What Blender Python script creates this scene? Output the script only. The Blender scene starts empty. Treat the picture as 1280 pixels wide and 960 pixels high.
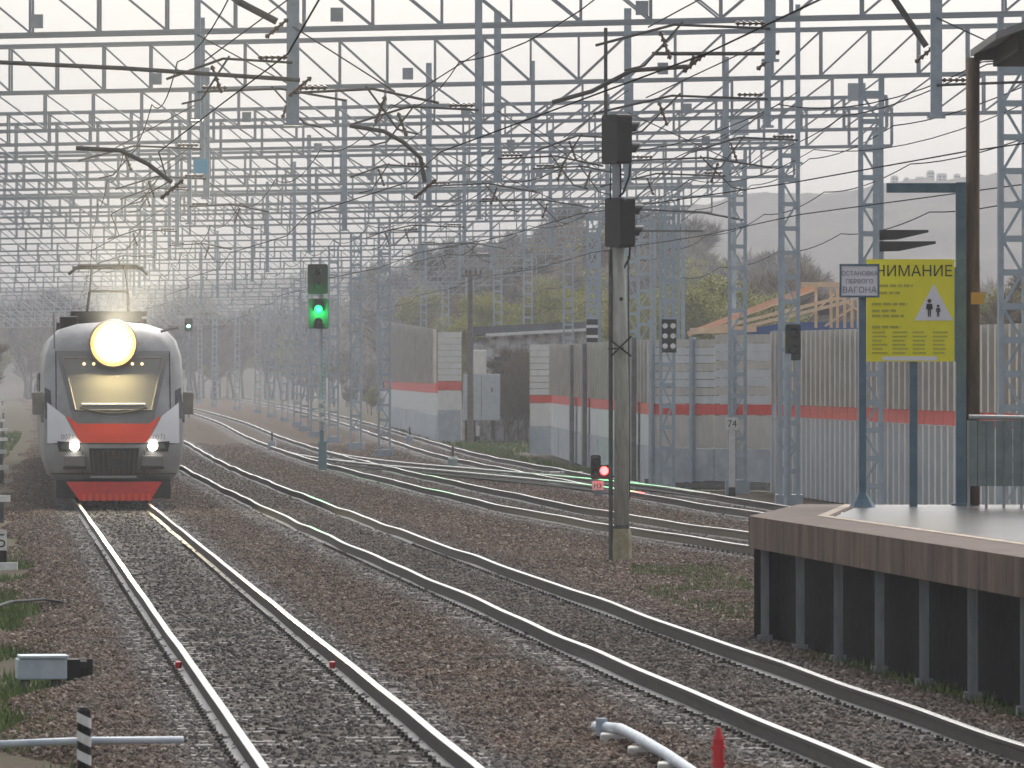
import bpy, bmesh, math, random
import numpy as np
from mathutils import Vector, Matrix

random.seed(7)
rng = np.random.default_rng(7)
SC = bpy.context.scene
COL = SC.collection
R = math.radians

# ------------------------------------------------------------------ camera
F = 9000.0            # focal length in pixels of the 1280 px wide photograph
EYE = 2.9             # metres above the rail head; the horizon lies at photo row 469
cam = bpy.data.cameras.new('camera')
cam.sensor_width = 36.0
cam.lens = F / 1280 * 36.0
cam.shift_y = -11 / 1280
cam.clip_start = 1.0
cam.clip_end = 6000
cam.dof.use_dof = True
cam.dof.focus_distance = 125
cam.dof.aperture_fstop = 14.0
camo = bpy.data.objects.new('camera', cam)
COL.objects.link(camo)
camo.location = (0, 0, EYE)
camo.rotation_euler = (R(90), 0, 0)
SC.camera = camo

# ------------------------------------------------------------------ sky, sun, exposure
SUN_EL, SUN_AZ = R(50), R(16)
W = bpy.data.worlds.new('World')
SC.world = W
W.use_nodes = True
nt = W.node_tree
nt.nodes.clear()
sky = nt.nodes.new('ShaderNodeTexSky')
sky.sky_type = 'NISHITA'
sky.sun_disc = False
sky.sun_elevation = SUN_EL
sky.sun_rotation = SUN_AZ
sky.air_density = 1.0
sky.dust_density = 5.5
sky.ozone_density = 1.0
hsv = nt.nodes.new('ShaderNodeHueSaturation')
hsv.inputs['Saturation'].default_value = 0.30
bg = nt.nodes.new('ShaderNodeBackground')
bg.inputs['Strength'].default_value = 0.15
wo = nt.nodes.new('ShaderNodeOutputWorld')
nt.links.new(sky.outputs[0], hsv.inputs['Color'])
nt.links.new(hsv.outputs[0], bg.inputs['Color'])
nt.links.new(bg.outputs[0], wo.inputs['Surface'])

sun = bpy.data.lights.new('sun', 'SUN')
sun.energy = 0.8
sun.angle = R(20)
sun.color = (1.0, 0.95, 0.88)
suno = bpy.data.objects.new('sun', sun)
COL.objects.link(suno)
sd = Vector((math.sin(SUN_AZ) * math.cos(SUN_EL), math.cos(SUN_AZ) * math.cos(SUN_EL), math.sin(SUN_EL)))
suno.rotation_euler = sd.to_track_quat('Z', 'Y').to_euler()

SC.view_settings.view_transform = 'Standard'
SC.view_settings.look = 'None'
SC.view_settings.exposure = 0.58
SC.view_settings.gamma = 1.0
SC.cycles.max_bounces = 5
SC.cycles.diffuse_bounces = 2
SC.cycles.glossy_bounces = 3
SC.cycles.transmission_bounces = 3
SC.cycles.volume_bounces = 1
SC.cycles.sample_clamp_indirect = 6

# ------------------------------------------------------------------ helpers
def X(px, D): return (px - 640) * D / F
def Z(py, D): return EYE - (py - 469) * D / F

def hermite(pts):
    xs = np.array([p[0] for p in pts], float)
    ys = np.array([p[1] for p in pts], float)
    m = np.gradient(ys, xs)
    def f(t):
        t = np.asarray(t, float)
        i = np.clip(np.searchsorted(xs, t) - 1, 0, len(xs) - 2)
        h = xs[i + 1] - xs[i]
        s = (t - xs[i]) / h
        return ((2*s**3 - 3*s**2 + 1) * ys[i] + (s**3 - 2*s**2 + s) * h * m[i]
                + (-2*s**3 + 3*s**2) * ys[i + 1] + (s**3 - s**2) * h * m[i + 1])
    return f

trackA = hermite([(-20, 4.29), (0, 2.84), (60, -1.52), (120, -5.89), (180, -10.2), (300, -17.6), (420, -25.2), (600, -37.5), (900, -59), (1300, -88)])
trackB = hermite([(-20, 9.9), (0, 8.1), (40, 4.65), (53.2, 3.55), (70, 2.13), (87.6, .8), (104, -.48), (165, -5.1), (231, -9.8), (330, -16.0), (500, -27.5), (900, -55), (1300, -84)])
trackC = hermite([(30, 18.0), (60, 13.6), (84, 10.6), (105, 7.5), (123, 4.9), (140, 2.75), (158, .85), (180, -.95), (250, -6.2), (330, -11.1), (443, -17.2), (567, -24.6), (900, -47), (1300, -75)])
trackD = hermite([(30, 22), (60, 17.6), (100, 12.0), (130, 8.3), (157, 5.65), (165, 4.95), (200, 2.25), (223, .72), (248, -.95), (340, -5.3), (411, -8.3), (595, -17.0), (900, -34), (1300, -58)])
TRACKS = [trackA, trackB, trackC, trackD]

class MB:
    """collects simple solids into one mesh"""
    def __init__(self):
        self.v = []; self.f = []; self.m = []
    def add(self, vs, fs, mi=0):
        b = len(self.v)
        self.v.extend([tuple(p) for p in vs])
        for q in fs:
            self.f.append([b + k for k in q]); self.m.append(mi)
    def box(self, c, s, rot=None, mi=0):
        hx, hy, hz = s[0]/2, s[1]/2, s[2]/2
        vs = [Vector((x, y, z)) for x in (-hx, hx) for y in (-hy, hy) for z in (-hz, hz)]
        if rot is not None: vs = [rot @ p for p in vs]
        c = Vector(c)
        self.add([p + c for p in vs], [(0,1,3,2), (4,6,7,5), (0,4,5,1), (2,3,7,6), (0,2,6,4), (1,5,7,3)], mi)
    def b2(self, lo, hi, mi=0):
        self.box([(a+b)/2 for a, b in zip(lo, hi)], [abs(b-a) for a, b in zip(lo, hi)], None, mi)
    def bar(self, p, q, w, h=None, mi=0):
        h = h or w
        p, q = Vector(p), Vector(q)
        d = q - p
        if d.length < 1e-6: return
        self.box((p+q)/2, (w, h, d.length), d.to_track_quat('Z', 'Y').to_matrix(), mi)
    def tube(self, pts, r, n=6, mi=0, caps=True):
        pts = [Vector(p) for p in pts]
        rs = r if isinstance(r, (list, tuple)) else [r] * len(pts)
        base = len(self.v)
        for i, p in enumerate(pts):
            d = (pts[min(i+1, len(pts)-1)] - pts[max(i-1, 0)])
            d.normalize()
            up = Vector((0, 0, 1)) if abs(d.z) < .9 else Vector((0, 1, 0))
            a = d.cross(up).normalized(); b = d.cross(a)
            for k in range(n):
                t = 2*math.pi*k/n
                self.v.append(tuple(p + (a*math.cos(t) + b*math.sin(t)) * rs[i]))
        for i in range(len(pts)-1):
            for k in range(n):
                k2 = (k+1) % n
                self.f.append([base+i*n+k, base+i*n+k2, base+(i+1)*n+k2, base+(i+1)*n+k]); self.m.append(mi)
        if caps:
            self.f.append([base+k for k in range(n)]); self.m.append(mi)
            e = base + (len(pts)-1)*n
            self.f.append([e+k for k in reversed(range(n))]); self.m.append(mi)
    def disc(self, c, r, n=16, axis='Y', th=.01, mi=0):
        c = Vector(c)
        off = {'Y': Vector((0, th/2, 0)), 'Z': Vector((0, 0, th/2)), 'X': Vector((th/2, 0, 0))}[axis]
        self.tube([c-off, c+off], r, n, mi)
    def prism(self, poly, y0, y1, mi=0):
        """poly of (x,z) extruded in y"""
        n = len(poly)
        vs = [(x, y0, z) for x, z in poly] + [(x, y1, z) for x, z in poly]
        self.add(vs, [tuple(range(n)), tuple(reversed(range(n, 2*n)))] + [(i, n+i, n+(i+1) % n, (i+1) % n) for i in range(n)], mi)
    def prismz(self, poly, z0, z1, mi=0):
        n = len(poly)
        vs = [(x, y, z0) for x, y in poly] + [(x, y, z1) for x, y in poly]
        self.add(vs, [tuple(range(n)), tuple(reversed(range(n, 2*n)))] + [(i, n+i, n+(i+1) % n, (i+1) % n) for i in range(n)], mi)
    def mesh(self, name, mats, smooth=False, fix=True):
        me = bpy.data.meshes.new(name)
        me.from_pydata(self.v, [], self.f)
        for mt in (mats if isinstance(mats, (list, tuple)) else [mats]): me.materials.append(mt)
        if any(self.m): me.polygons.foreach_set('material_index', self.m)
        if fix and len(self.f) < 60000:
            bm = bmesh.new(); bm.from_mesh(me)
            bmesh.ops.recalc_face_normals(bm, faces=bm.faces)
            bm.to_mesh(me); bm.free()
        if smooth: me.polygons.foreach_set('use_smooth', [True]*len(me.polygons))
        me.update()
        return me
    def build(self, name, mats, parent=None, smooth=False, loc=None, bevel=0):
        o = bpy.data.objects.new(name, self.mesh(name, mats, smooth))
        COL.objects.link(o)
        if parent: o.parent = parent
        if loc: o.location = loc
        if bevel:
            b = o.modifiers.new('bevel', 'BEVEL'); b.width = bevel; b.segments = 2; b.limit_method = 'ANGLE'
        return o

def inst(name, me, parent=None, loc=(0,0,0), rot=None, scale=None):
    o = bpy.data.objects.new(name, me)
    COL.objects.link(o)
    if parent: o.parent = parent
    o.location = loc
    if rot is not None: o.rotation_euler = rot
    if scale is not None: o.scale = scale
    return o

def tag(o, label=None, cat=None, group=None, kind=None):
    if label: o['label'] = label
    if cat: o['category'] = cat
    if group: o['group'] = group
    if kind: o['kind'] = kind
    return o

def thing(name, label, cat, loc=(0,0,0), rz=0, group=None):
    o = bpy.data.objects.new(name, None)
    COL.objects.link(o)
    o.empty_display_size = .2
    o.location = loc; o.rotation_euler = (0, 0, rz)
    return tag(o, label, cat, group)

def text(body, size, parent, loc, mat, align='CENTER', ext=.002, rot=(R(90), 0, 0), sx=1.0, name='lettering'):
    c = bpy.data.curves.new(name, 'FONT')
    c.body = body; c.size = size; c.align_x = align; c.extrude = ext
    c.resolution_u = 3
    c.materials.append(mat)
    o = bpy.data.objects.new(name, c)
    COL.objects.link(o)
    o.parent = parent; o.location = loc; o.rotation_euler = rot; o.scale = (sx, 1, 1)
    return o

# ------------------------------------------------------------------ materials
def mat(name, c, rough=.7, metal=0.0, c2=None, scale=6.0, lo=.35, hi=.65, bump=0.0, bscale=None, spec=.4, stretch=None, detail=6):
    m = bpy.data.materials.new(name)
    m.use_nodes = True
    t = m.node_tree
    p = t.nodes['Principled BSDF']
    p.inputs['Base Color'].default_value = (*c, 1)
    p.inputs['Roughness'].default_value = rough
    p.inputs['Metallic'].default_value = metal
    p.inputs['Specular IOR Level'].default_value = spec
    if c2 is not None or bump:
        tc = t.nodes.new('ShaderNodeTexCoord')
        mp = t.nodes.new('ShaderNodeMapping')
        if stretch: mp.inputs['Scale'].default_value = stretch
        t.links.new(tc.outputs['Object'], mp.inputs['Vector'])
        n = t.nodes.new('ShaderNodeTexNoise')
        n.inputs['Scale'].default_value = scale
        n.inputs['Detail'].default_value = detail
        n.inputs['Roughness'].default_value = .65
        t.links.new(mp.outputs[0], n.inputs['Vector'])
        if c2 is not None:
            r = t.nodes.new('ShaderNodeValToRGB')
            r.color_ramp.elements[0].position = lo
            r.color_ramp.elements[1].position = hi
            r.color_ramp.elements[0].color = (*c, 1)
            r.color_ramp.elements[1].color = (*c2, 1)
            t.links.new(n.outputs['Fac'], r.inputs['Fac'])
            t.links.new(r.outputs[0], p.inputs['Base Color'])
        if bump:
            n2 = n
            if bscale:
                n2 = t.nodes.new('ShaderNodeTexNoise')
                n2.inputs['Scale'].default_value = bscale
                n2.inputs['Detail'].default_value = 5
                t.links.new(mp.outputs[0], n2.inputs['Vector'])
            b = t.nodes.new('ShaderNodeBump')
            b.inputs['Strength'].default_value = bump
            b.inputs['Distance'].default_value = .05
            t.links.new(n2.outputs['Fac'], b.inputs['Height'])
            t.links.new(b.outputs[0], p.inputs['Normal'])
    return m

def emis(name, c, s):
    m = bpy.data.materials.new(name)
    m.use_nodes = True
    t = m.node_tree
    p = t.nodes['Principled BSDF']
    p.inputs['Base Color'].default_value = (*c, 1)
    p.inputs['Emission Color'].default_value = (*c, 1)
    p.inputs['Emission Strength'].default_value = s
    return m

M = {}
M['steel'] = mat('galvanised_steel', (.22, .25, .28), .6, .15, (.40, .43, .46), 2.2, lo=.3, hi=.7, bump=.1)
M['steel_blue'] = mat('painted_post_steel', (.28, .34, .39), .5, .1, (.38, .44, .49), 5)
M['steel_dark'] = mat('weathered_dark_steel', (.075, .075, .078), .9, 0, (.12, .115, .11), 5, spec=.1)
M['insul'] = mat('insulator_glaze', (.10, .06, .04), .2, 0)
M['wire'] = mat('copper_wire', (.025, .024, .023), 1.0, 0, spec=0)
M['railhead'] = mat('polished_rail_head', (.80, .79, .76), .22, 1.0, (.66, .64, .60), 2.0, stretch=(4, .3, 4))
M['railside'] = mat('rusty_rail_side', (.026, .021, .018), .65, .1, (.055, .042, .034), 4, stretch=(4, .5, 4))
M['railfoot'] = mat('skylit_rail_foot', (.10, .095, .09), .45, .4, (.19, .18, .17), 3, stretch=(4, .4, 4))  # foot painted lighter than the web for the sky light on it
M['sleeper'] = mat('dusty_concrete_sleeper', (.15, .14, .132), .9, 0, (.235, .22, .21), 5, bump=.3)
M['black'] = mat('black_enamel', (.010, .010, .011), .55, 0, (.018, .018, .018), 8, spec=.25)
M['black_matt'] = mat('black_bitumen', (.008, .0085, .010), .95, 0, (.015, .015, .017), 4, bump=.3, spec=.05)
M['white'] = mat('white_paint', (.78, .78, .77), .55, 0, (.62, .61, .58), 9)
M['concrete'] = mat('grey_concrete', (.24, .235, .215), .9, 0, (.36, .35, .32), 4, bump=.3, bscale=30)
M['mast'] = mat('lichened_concrete_mast', (.27, .27, .225), .9, 0, (.42, .42, .37), 4, bump=.3, bscale=25, stretch=(3, 3, .6))
M['mast_base'] = mat('ochre_stained_concrete', (.24, .20, .10), .9, 0, (.36, .33, .23), 6, bump=.3)
M['plat_edge'] = mat('dirty_brown_platform_edge', (.036, .022, .017), .85, 0, (.19, .125, .085), 1.8, lo=.3, hi=.72, bump=.4, bscale=25, stretch=(2, 2, .35), detail=9)
M['plat_rim'] = mat('brown_painted_platform_rim', (.060, .040, .032), .75, 0, (.115, .08, .064), 2.5, lo=.3, hi=.7, spec=.15, bump=.15, bscale=20)
M['line'] = mat('worn_cream_line', (.40, .31, .22), .7, 0, (.16, .12, .09), 5)
M['pile'] = mat('grey_pile_paint', (.20, .21, .22), .8, 0, (.30, .31, .315), 4, stretch=(3, 3, .6))
M['blue_post'] = mat('blue_grey_paint', (.075, .13, .175), .5, 0, (.12, .19, .235), 5)
M['teal'] = mat('teal_grey_cabinet_paint', (.12, .20, .24), .5, 0, (.17, .26, .30), 5)
M['rust_pole'] = mat('brown_weathered_pole', (.085, .06, .042), .8, 0, (.17, .115, .075), 3, stretch=(4, 4, .5), bump=.2)
M['yellow'] = mat('yellow_sign_face', (.88, .80, .03), .45, 0, (.82, .74, .025), 3)
M['sign_white'] = mat('white_sign_face', (.78, .76, .80), .45)
M['print_dark'] = mat('dark_print', (.03, .03, .02), .6)
M['print_soft'] = mat('faded_print', (.46, .42, .05), .6)
M['print_lilac'] = mat('grey_lilac_print', (.25, .22, .30), .6)
M['red'] = mat('bright_red_paint', (.62, .03, .03), .45, 0, (.45, .02, .02), 6)
M['box_grey'] = mat('light_grey_box_paint', (.36, .42, .46), .5, 0, (.46, .52, .56), 6)
M['pipe'] = mat('grey_conduit', (.38, .43, .49), .5, 0, (.50, .54, .58), 5)
M['block'] = mat('pale_concrete_block', (.50, .49, .44), .9, 0, (.62, .60, .55), 9, bump=.2)
M['fence'] = mat('green_grey_fence_sheet', (.17, .205, .20), .9, 0, (.24, .275, .265), 4, spec=.1)
M['fence_rail'] = mat('grey_fence_rail', (.33, .34, .33), .5)
M['roof_metal'] = mat('grey_canopy_metal', (.17, .17, .175), .6, .2, (.26, .26, .26), 4)
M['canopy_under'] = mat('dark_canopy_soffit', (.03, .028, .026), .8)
M['pan_grey'] = mat('barrier_panel_grey', (.52, .545, .56), .6, 0, (.60, .61, .61), 3, stretch=(1, 1, .6))
M['pan_tan'] = mat('barrier_panel_tan', (.46, .43, .38), .6, 0, (.58, .545, .49), 3, stretch=(1, 1, .6))
M['pan_white'] = mat('barrier_panel_white', (.60, .60, .57), .6, 0, (.72, .71, .67), 4, stretch=(1, 1, .6))
M['pan_red'] = mat('barrier_panel_red', (.72, .075, .05), .55, 0, (.58, .06, .045), 3)
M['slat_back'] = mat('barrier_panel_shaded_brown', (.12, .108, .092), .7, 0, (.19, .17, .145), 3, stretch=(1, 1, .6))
M['slat_dark'] = mat('barrier_post_dark', (.12, .12, .12), .7, 0, (.20, .195, .185), 4)
M['plinth'] = mat('blotched_wall_plinth', (.33, .375, .41), .9, 0, (.50, .53, .55), 1.4, bump=.2, bscale=20)  # glowing rings added round the lens to soften its bloom, not a lamp part
M['timber'] = mat('fresh_sawn_timber', (.74, .50, .31), .8, 0, (.82, .64, .45), 6)
M['timber_red'] = mat('reddish_sawn_timber', (.76, .38, .25), .8, 0, (.80, .50, .35), 6)
M['tarp'] = mat('blue_tarpaulin', (.03, .09, .30), .5, 0, (.05, .14, .40), 4)
M['shed_wall'] = mat('patchy_white_shed_wall', (.30, .28, .27), .9, 0, (.62, .62, .64), 2.0, lo=.42, hi=.56)
M['shed_roof'] = mat('dark_shed_roof', (.07, .075, .09), .7, 0, (.12, .12, .14), 3)
M['bark'] = mat('grey_bark', (.10, .085, .075), .9, 0, (.17, .15, .135), 6)
M['twig_p'] = mat('purple_grey_twigs', (.165, .138, .145), .9, 0, (.225, .19, .19), .6)
M['twig_o'] = mat('olive_twigs', (.15, .135, .06), .9, 0, (.22, .20, .09), .6)
M['twig_b'] = mat('brown_twigs', (.12, .09, .065), .9, 0, (.19, .145, .10), .6)
M['leaf_o'] = mat('spring_olive_leaf', (.21, .215, .045), .8, 0, (.37, .36, .085), .5)
M['grass'] = mat('spring_grass_blades', (.06, .115, .022), .8, 0, (.13, .17, .045), 1.5)
M['city'] = mat('pale_city_block', (.40, .39, .40), .8)
M['glassdark'] = mat('dark_window_glass', (.03, .035, .04), .1, 0)
M['dark_under'] = mat('sooty_underframe', (.022, .021, .020), .85, 0, (.04, .037, .034), 5)
M['tr_grey'] = mat('train_light_grey', (.21, .207, .205), .42, .0, (.32, .32, .325), 1.6, lo=.3, hi=.6, detail=9)
M['tr_mask'] = mat('train_mask_grey', (.15, .147, .14), .3, .0, (.19, .185, .178), 3)
M['tr_white'] = mat('train_white', (.70, .70, .71), .35)
M['tr_red'] = mat('train_orange_red', (.85, .07, .022), .4)
M['tr_red2'] = mat('train_guard_red', (.70, .045, .03), .5, 0, (.55, .04, .03), 6)
M['tr_side'] = mat('train_side_brown_grey', (.20, .185, .16), .5, 0, (.27, .25, .22), 3)
M['glass'] = mat('windscreen_glass', (.20, .19, .16), .08, 0, spec=.8)
M['coupler'] = mat('brown_coupler_grille', (.065, .042, .02), .7, 0, (.11, .075, .04), 8)
M['lamp'] = emis('main_headlight_glow', (1.0, .84, .48), 330)
for k, (c_, e_) in enumerate((((1, .66, .25), .45), ((1, .70, .30), .8), ((1, .78, .42), 1.6))): M['bloom_ring%d' % k] = emis('headlight_bloom_%d' % k, c_, e_)  # stepped emission colours that paint the lens bloom around the headlight
M['display'] = emis('amber_display_lamp', (1.0, .72, .35), 1.6)
M['lamp2'] = emis('low_headlight_glow', (1.0, .93, .80), 25)
M['green_on'] = emis('green_signal_glow', (.004, 1.0, .10), 16)
M['green_far'] = emis('far_green_signal_glow', (.25, 1.0, .55), 25)
M['red_on'] = emis('red_signal_glow', (1.0, .03, .03), 14)
M['lens_off'] = mat('unlit_lens', (.02, .03, .03), .08)

# ------------------------------------------------------------------ ground, hills, haze
def noise2(x, y, s=1.0, seed=0):
    a = np.sin(x*1.31*s + seed) * np.cos(y*1.73*s + seed*2.1) + np.sin(x*2.9*s - y*2.3*s + seed*.7)*.5 + np.cos(x*6.1*s + y*5.3*s + seed)*.3
    return a / 1.8

def grid_mesh(name, P, mats, attrs=None, smooth=True):
    """P: rows x cols x 3 array"""
    r, c, _ = P.shape
    me = bpy.data.meshes.new(name)
    idx = np.arange(r*c).reshape(r, c)
    q = np.stack([idx[:-1, :-1], idx[:-1, 1:], idx[1:, 1:], idx[1:, :-1]], -1).reshape(-1, 4)
    me.from_pydata(P.reshape(-1, 3).tolist(), [], q.tolist())
    for m in mats: me.materials.append(m)
    if attrs:
        for k, a in attrs.items():
            at = me.attributes.new(k, 'FLOAT', 'POINT')
            at.data.foreach_set('value', np.asarray(a, np.float32).reshape(-1))
    if smooth: me.polygons.foreach_set('use_smooth', [True]*len(me.polygons))
    me.update()
    o = bpy.data.objects.new(name, me)
    COL.objects.link(o)
    return o

def ground_material():
    m = bpy.data.materials.new('trodden_earth_and_grass'); m.use_nodes = True
    t = m.node_tree; p = t.nodes['Principled BSDF']
    p.inputs['Roughness'].default_value = .95
    p.inputs['Specular IOR Level'].default_value = .04
    tc = t.nodes.new('ShaderNodeTexCoord')
    n = t.nodes.new('ShaderNodeTexNoise'); n.inputs['Scale'].default_value = .35; n.inputs['Detail'].default_value = 8
    t.links.new(tc.outputs['Object'], n.inputs['Vector'])
    r = t.nodes.new('ShaderNodeValToRGB')
    e = r.color_ramp.elements
    e[0].position = .40; e[0].color = (.085, .070, .056, 1)
    e[1].position = .72; e[1].color = (.065, .085, .032, 1)
    k = e.new(.56); k.color = (.08, .072, .05, 1)
    t.links.new(n.outputs['Fac'], r.inputs['Fac'])
    t.links.new(r.outputs[0], p.inputs['Base Color'])
    n2 = t.nodes.new('ShaderNodeTexNoise'); n2.inputs['Scale'].default_value = 9; n2.inputs['Detail'].default_value = 6
    t.links.new(tc.outputs['Object'], n2.inputs['Vector'])
    b = t.nodes.new('ShaderNodeBump'); b.inputs['Strength'].default_value = .5; b.inputs['Distance'].default_value = .1
    t.links.new(n2.outputs['Fac'], b.inputs['Height']); t.links.new(b.outputs[0], p.inputs['Normal'])
    return m
M['ground'] = ground_material()
M['wooded'] = mat('wooded_hillside', (.045, .042, .038), .95, 0, (.085, .075, .07), .05, spec=.04)

def ballast_material(stone=False):
    m = bpy.data.materials.new('ballast_stone' if stone else 'ballast_bed'); m.use_nodes = True
    t = m.node_tree; p = t.nodes['Principled BSDF']
    p.inputs['Roughness'].default_value = .85
    p.inputs['Specular IOR Level'].default_value = .25 if stone else .04
    tc = t.nodes.new('ShaderNodeTexCoord')
    if stone:
        oi = t.nodes.new('ShaderNodeObjectInfo'); rnd = oi.outputs['Random']
    else:
        v = t.nodes.new('ShaderNodeTexVoronoi'); v.inputs['Scale'].default_value = 16
        t.links.new(tc.outputs['Object'], v.inputs['Vector'])
        sp = t.nodes.new('ShaderNodeSeparateColor'); t.links.new(v.outputs['Color'], sp.inputs[0]); rnd = sp.outputs[0]
    def ramp(cols):
        r = t.nodes.new('ShaderNodeValToRGB')
        e = r.color_ramp.elements
        e[0].position = 0; e[0].color = (*cols[0], 1)
        e[1].position = 1; e[1].color = (*cols[-1], 1)
        for i, c in enumerate(cols[1:-1]):
            k = e.new((i+1)/(len(cols)-1)); k.color = (*c, 1)
        t.links.new(rnd, r.inputs['Fac'])
        return r
    brown = ramp([(.034, .024, .018), (.092, .057, .040), (.16, .099, .066), (.060, .046, .037), (.122, .077, .053), (.195, .138, .100), (.080, .054, .040), (.14, .09, .064), (.38, .32, .27)])
    grey = ramp([(.050, .044, .040), (.100, .089, .080), (.13, .116, .105), (.078, .069, .062), (.17, .152, .138)])
    dust = ramp([(.12, .112, .105), (.175, .163, .152), (.22, .205, .19)])
    def shade(r, k_):
        if stone: return r
        for el in r.color_ramp.elements:
            c = el.color; el.color = (c[0]*k_, c[1]*k_, c[2]*k_*.98, 1)
        return r
    shade(brown, .6); shade(grey, .85)  # bed colours darkened to paint in the small shadows between stones
    def attr(nm):
        a = t.nodes.new('ShaderNodeAttribute'); a.attribute_name = nm
        a.attribute_type = 'INSTANCER' if stone else 'GEOMETRY'
        return a.outputs['Fac']
    mx = t.nodes.new('ShaderNodeMix'); mx.data_type = 'RGBA'
    t.links.new(attr('zone'), mx.inputs[0]); t.links.new(brown.outputs[0], mx.inputs[6]); t.links.new(grey.outputs[0], mx.inputs[7])
    mx2 = t.nodes.new('ShaderNodeMix'); mx2.data_type = 'RGBA'
    t.links.new(attr('band'), mx2.inputs[0]); t.links.new(mx.outputs[2], mx2.inputs[6]); t.links.new(dust.outputs[0], mx2.inputs[7])
    t.links.new(mx2.outputs[2], p.inputs['Base Color'])
    if not stone:
        b = t.nodes.new('ShaderNodeBump'); b.inputs['Strength'].default_value = .9; b.inputs['Distance'].default_value = .04
        t.links.new(v.outputs['Distance'], b.inputs['Height']); b.invert = True
        t.links.new(b.outputs[0], p.inputs['Normal'])
    return m
M['ballast'] = ballast_material(False)
M['stone'] = ballast_material(True)

# flat sheet under everything, out to the hills
gx = np.linspace(-880, 880, 45); gy = np.linspace(-30, 1880, 60)
G = np.zeros((len(gy), len(gx), 3)); G[..., 0] = gx[None, :]; G[..., 1] = gy[:, None]; G[..., 2] = -.34
tag(grid_mesh('ground', G, [M['ground']]), 'flat earth and grass ground around the tracks', kind='structure')

# ballast bed that follows the four tracks
def bed_height(x, D):
    u = np.min(np.abs(np.stack([x - f(D) for f in TRACKS])), axis=0)
    z = np.interp(u, [0, .50, .60, 1.22, 1.40, 1.75, 2.3, 2.7], [-.165, -.168, -.188, -.190, -.18, -.175, -.245, -.25])
    return z, u
rows = np.concatenate([np.arange(30, 120, .55), np.arange(120, 260, 1.2), np.arange(260, 600, 5), np.arange(600, 1301, 25)])
NC = 130
left = trackA(rows) - 2.45 - .35*np.sin(rows*.31) - .2*np.sin(rows*.83)
right = np.maximum(trackD(rows) + 1.75, trackB(rows)+3.6)
right = np.where(rows < 100, trackD(rows) + 1.75, right)
t = np.linspace(0, 1, NC)
bx = left[:, None]*(1-t) + right[:, None]*t
by = np.repeat(rows[:, None], NC, 1)
bz, bu = bed_height(bx, by)
bz = bz + .022*noise2(bx, by, 1.7, 1) + .012*noise2(bx, by, 5.1, 3)
bz = np.where(np.abs(bx - trackA(by)) < .62, bz - .012 + .016*noise2(bx, by, .9, 12), bz)
bz[:, 0] = -.36; bz[:, -1] = -.36
ua = np.abs(bx - trackA(by))
zone = np.where(ua < 1.5, np.interp(ua, [0, 1.1, 1.5], [1, .9, .1]), np.interp(bu, [0, 1.2, 1.6, 2.4], [.75, .8, .35, .12]))
zone = np.clip(zone + .25*noise2(bx, by, .5, 5), 0, 1)
band = np.interp(bu, [.45, .62, 1.2, 1.42], [0, .65, .75, 0]) * np.clip(.85 + .5*noise2(bx, by, .33, 9), 0, 1)
dens = np.interp(by, [30, 46, 75, 110, 150, 200, 300, 330], [0, 260, 200, 120, 70, 38, 20, 0])
dens = np.where((bu > .5) & (bu < 1.3), dens*.28, dens)
dens = np.where(bu <= .5, dens*.5, dens)
dens = np.where(ua < .6, dens*.5, dens)
bed = grid_mesh('ballast', np.stack([bx, by, bz], -1), [M['ballast']], dict(zone=zone, band=band))
tag(bed, 'brown and grey stone ballast bed under the tracks', kind='structure')

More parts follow.
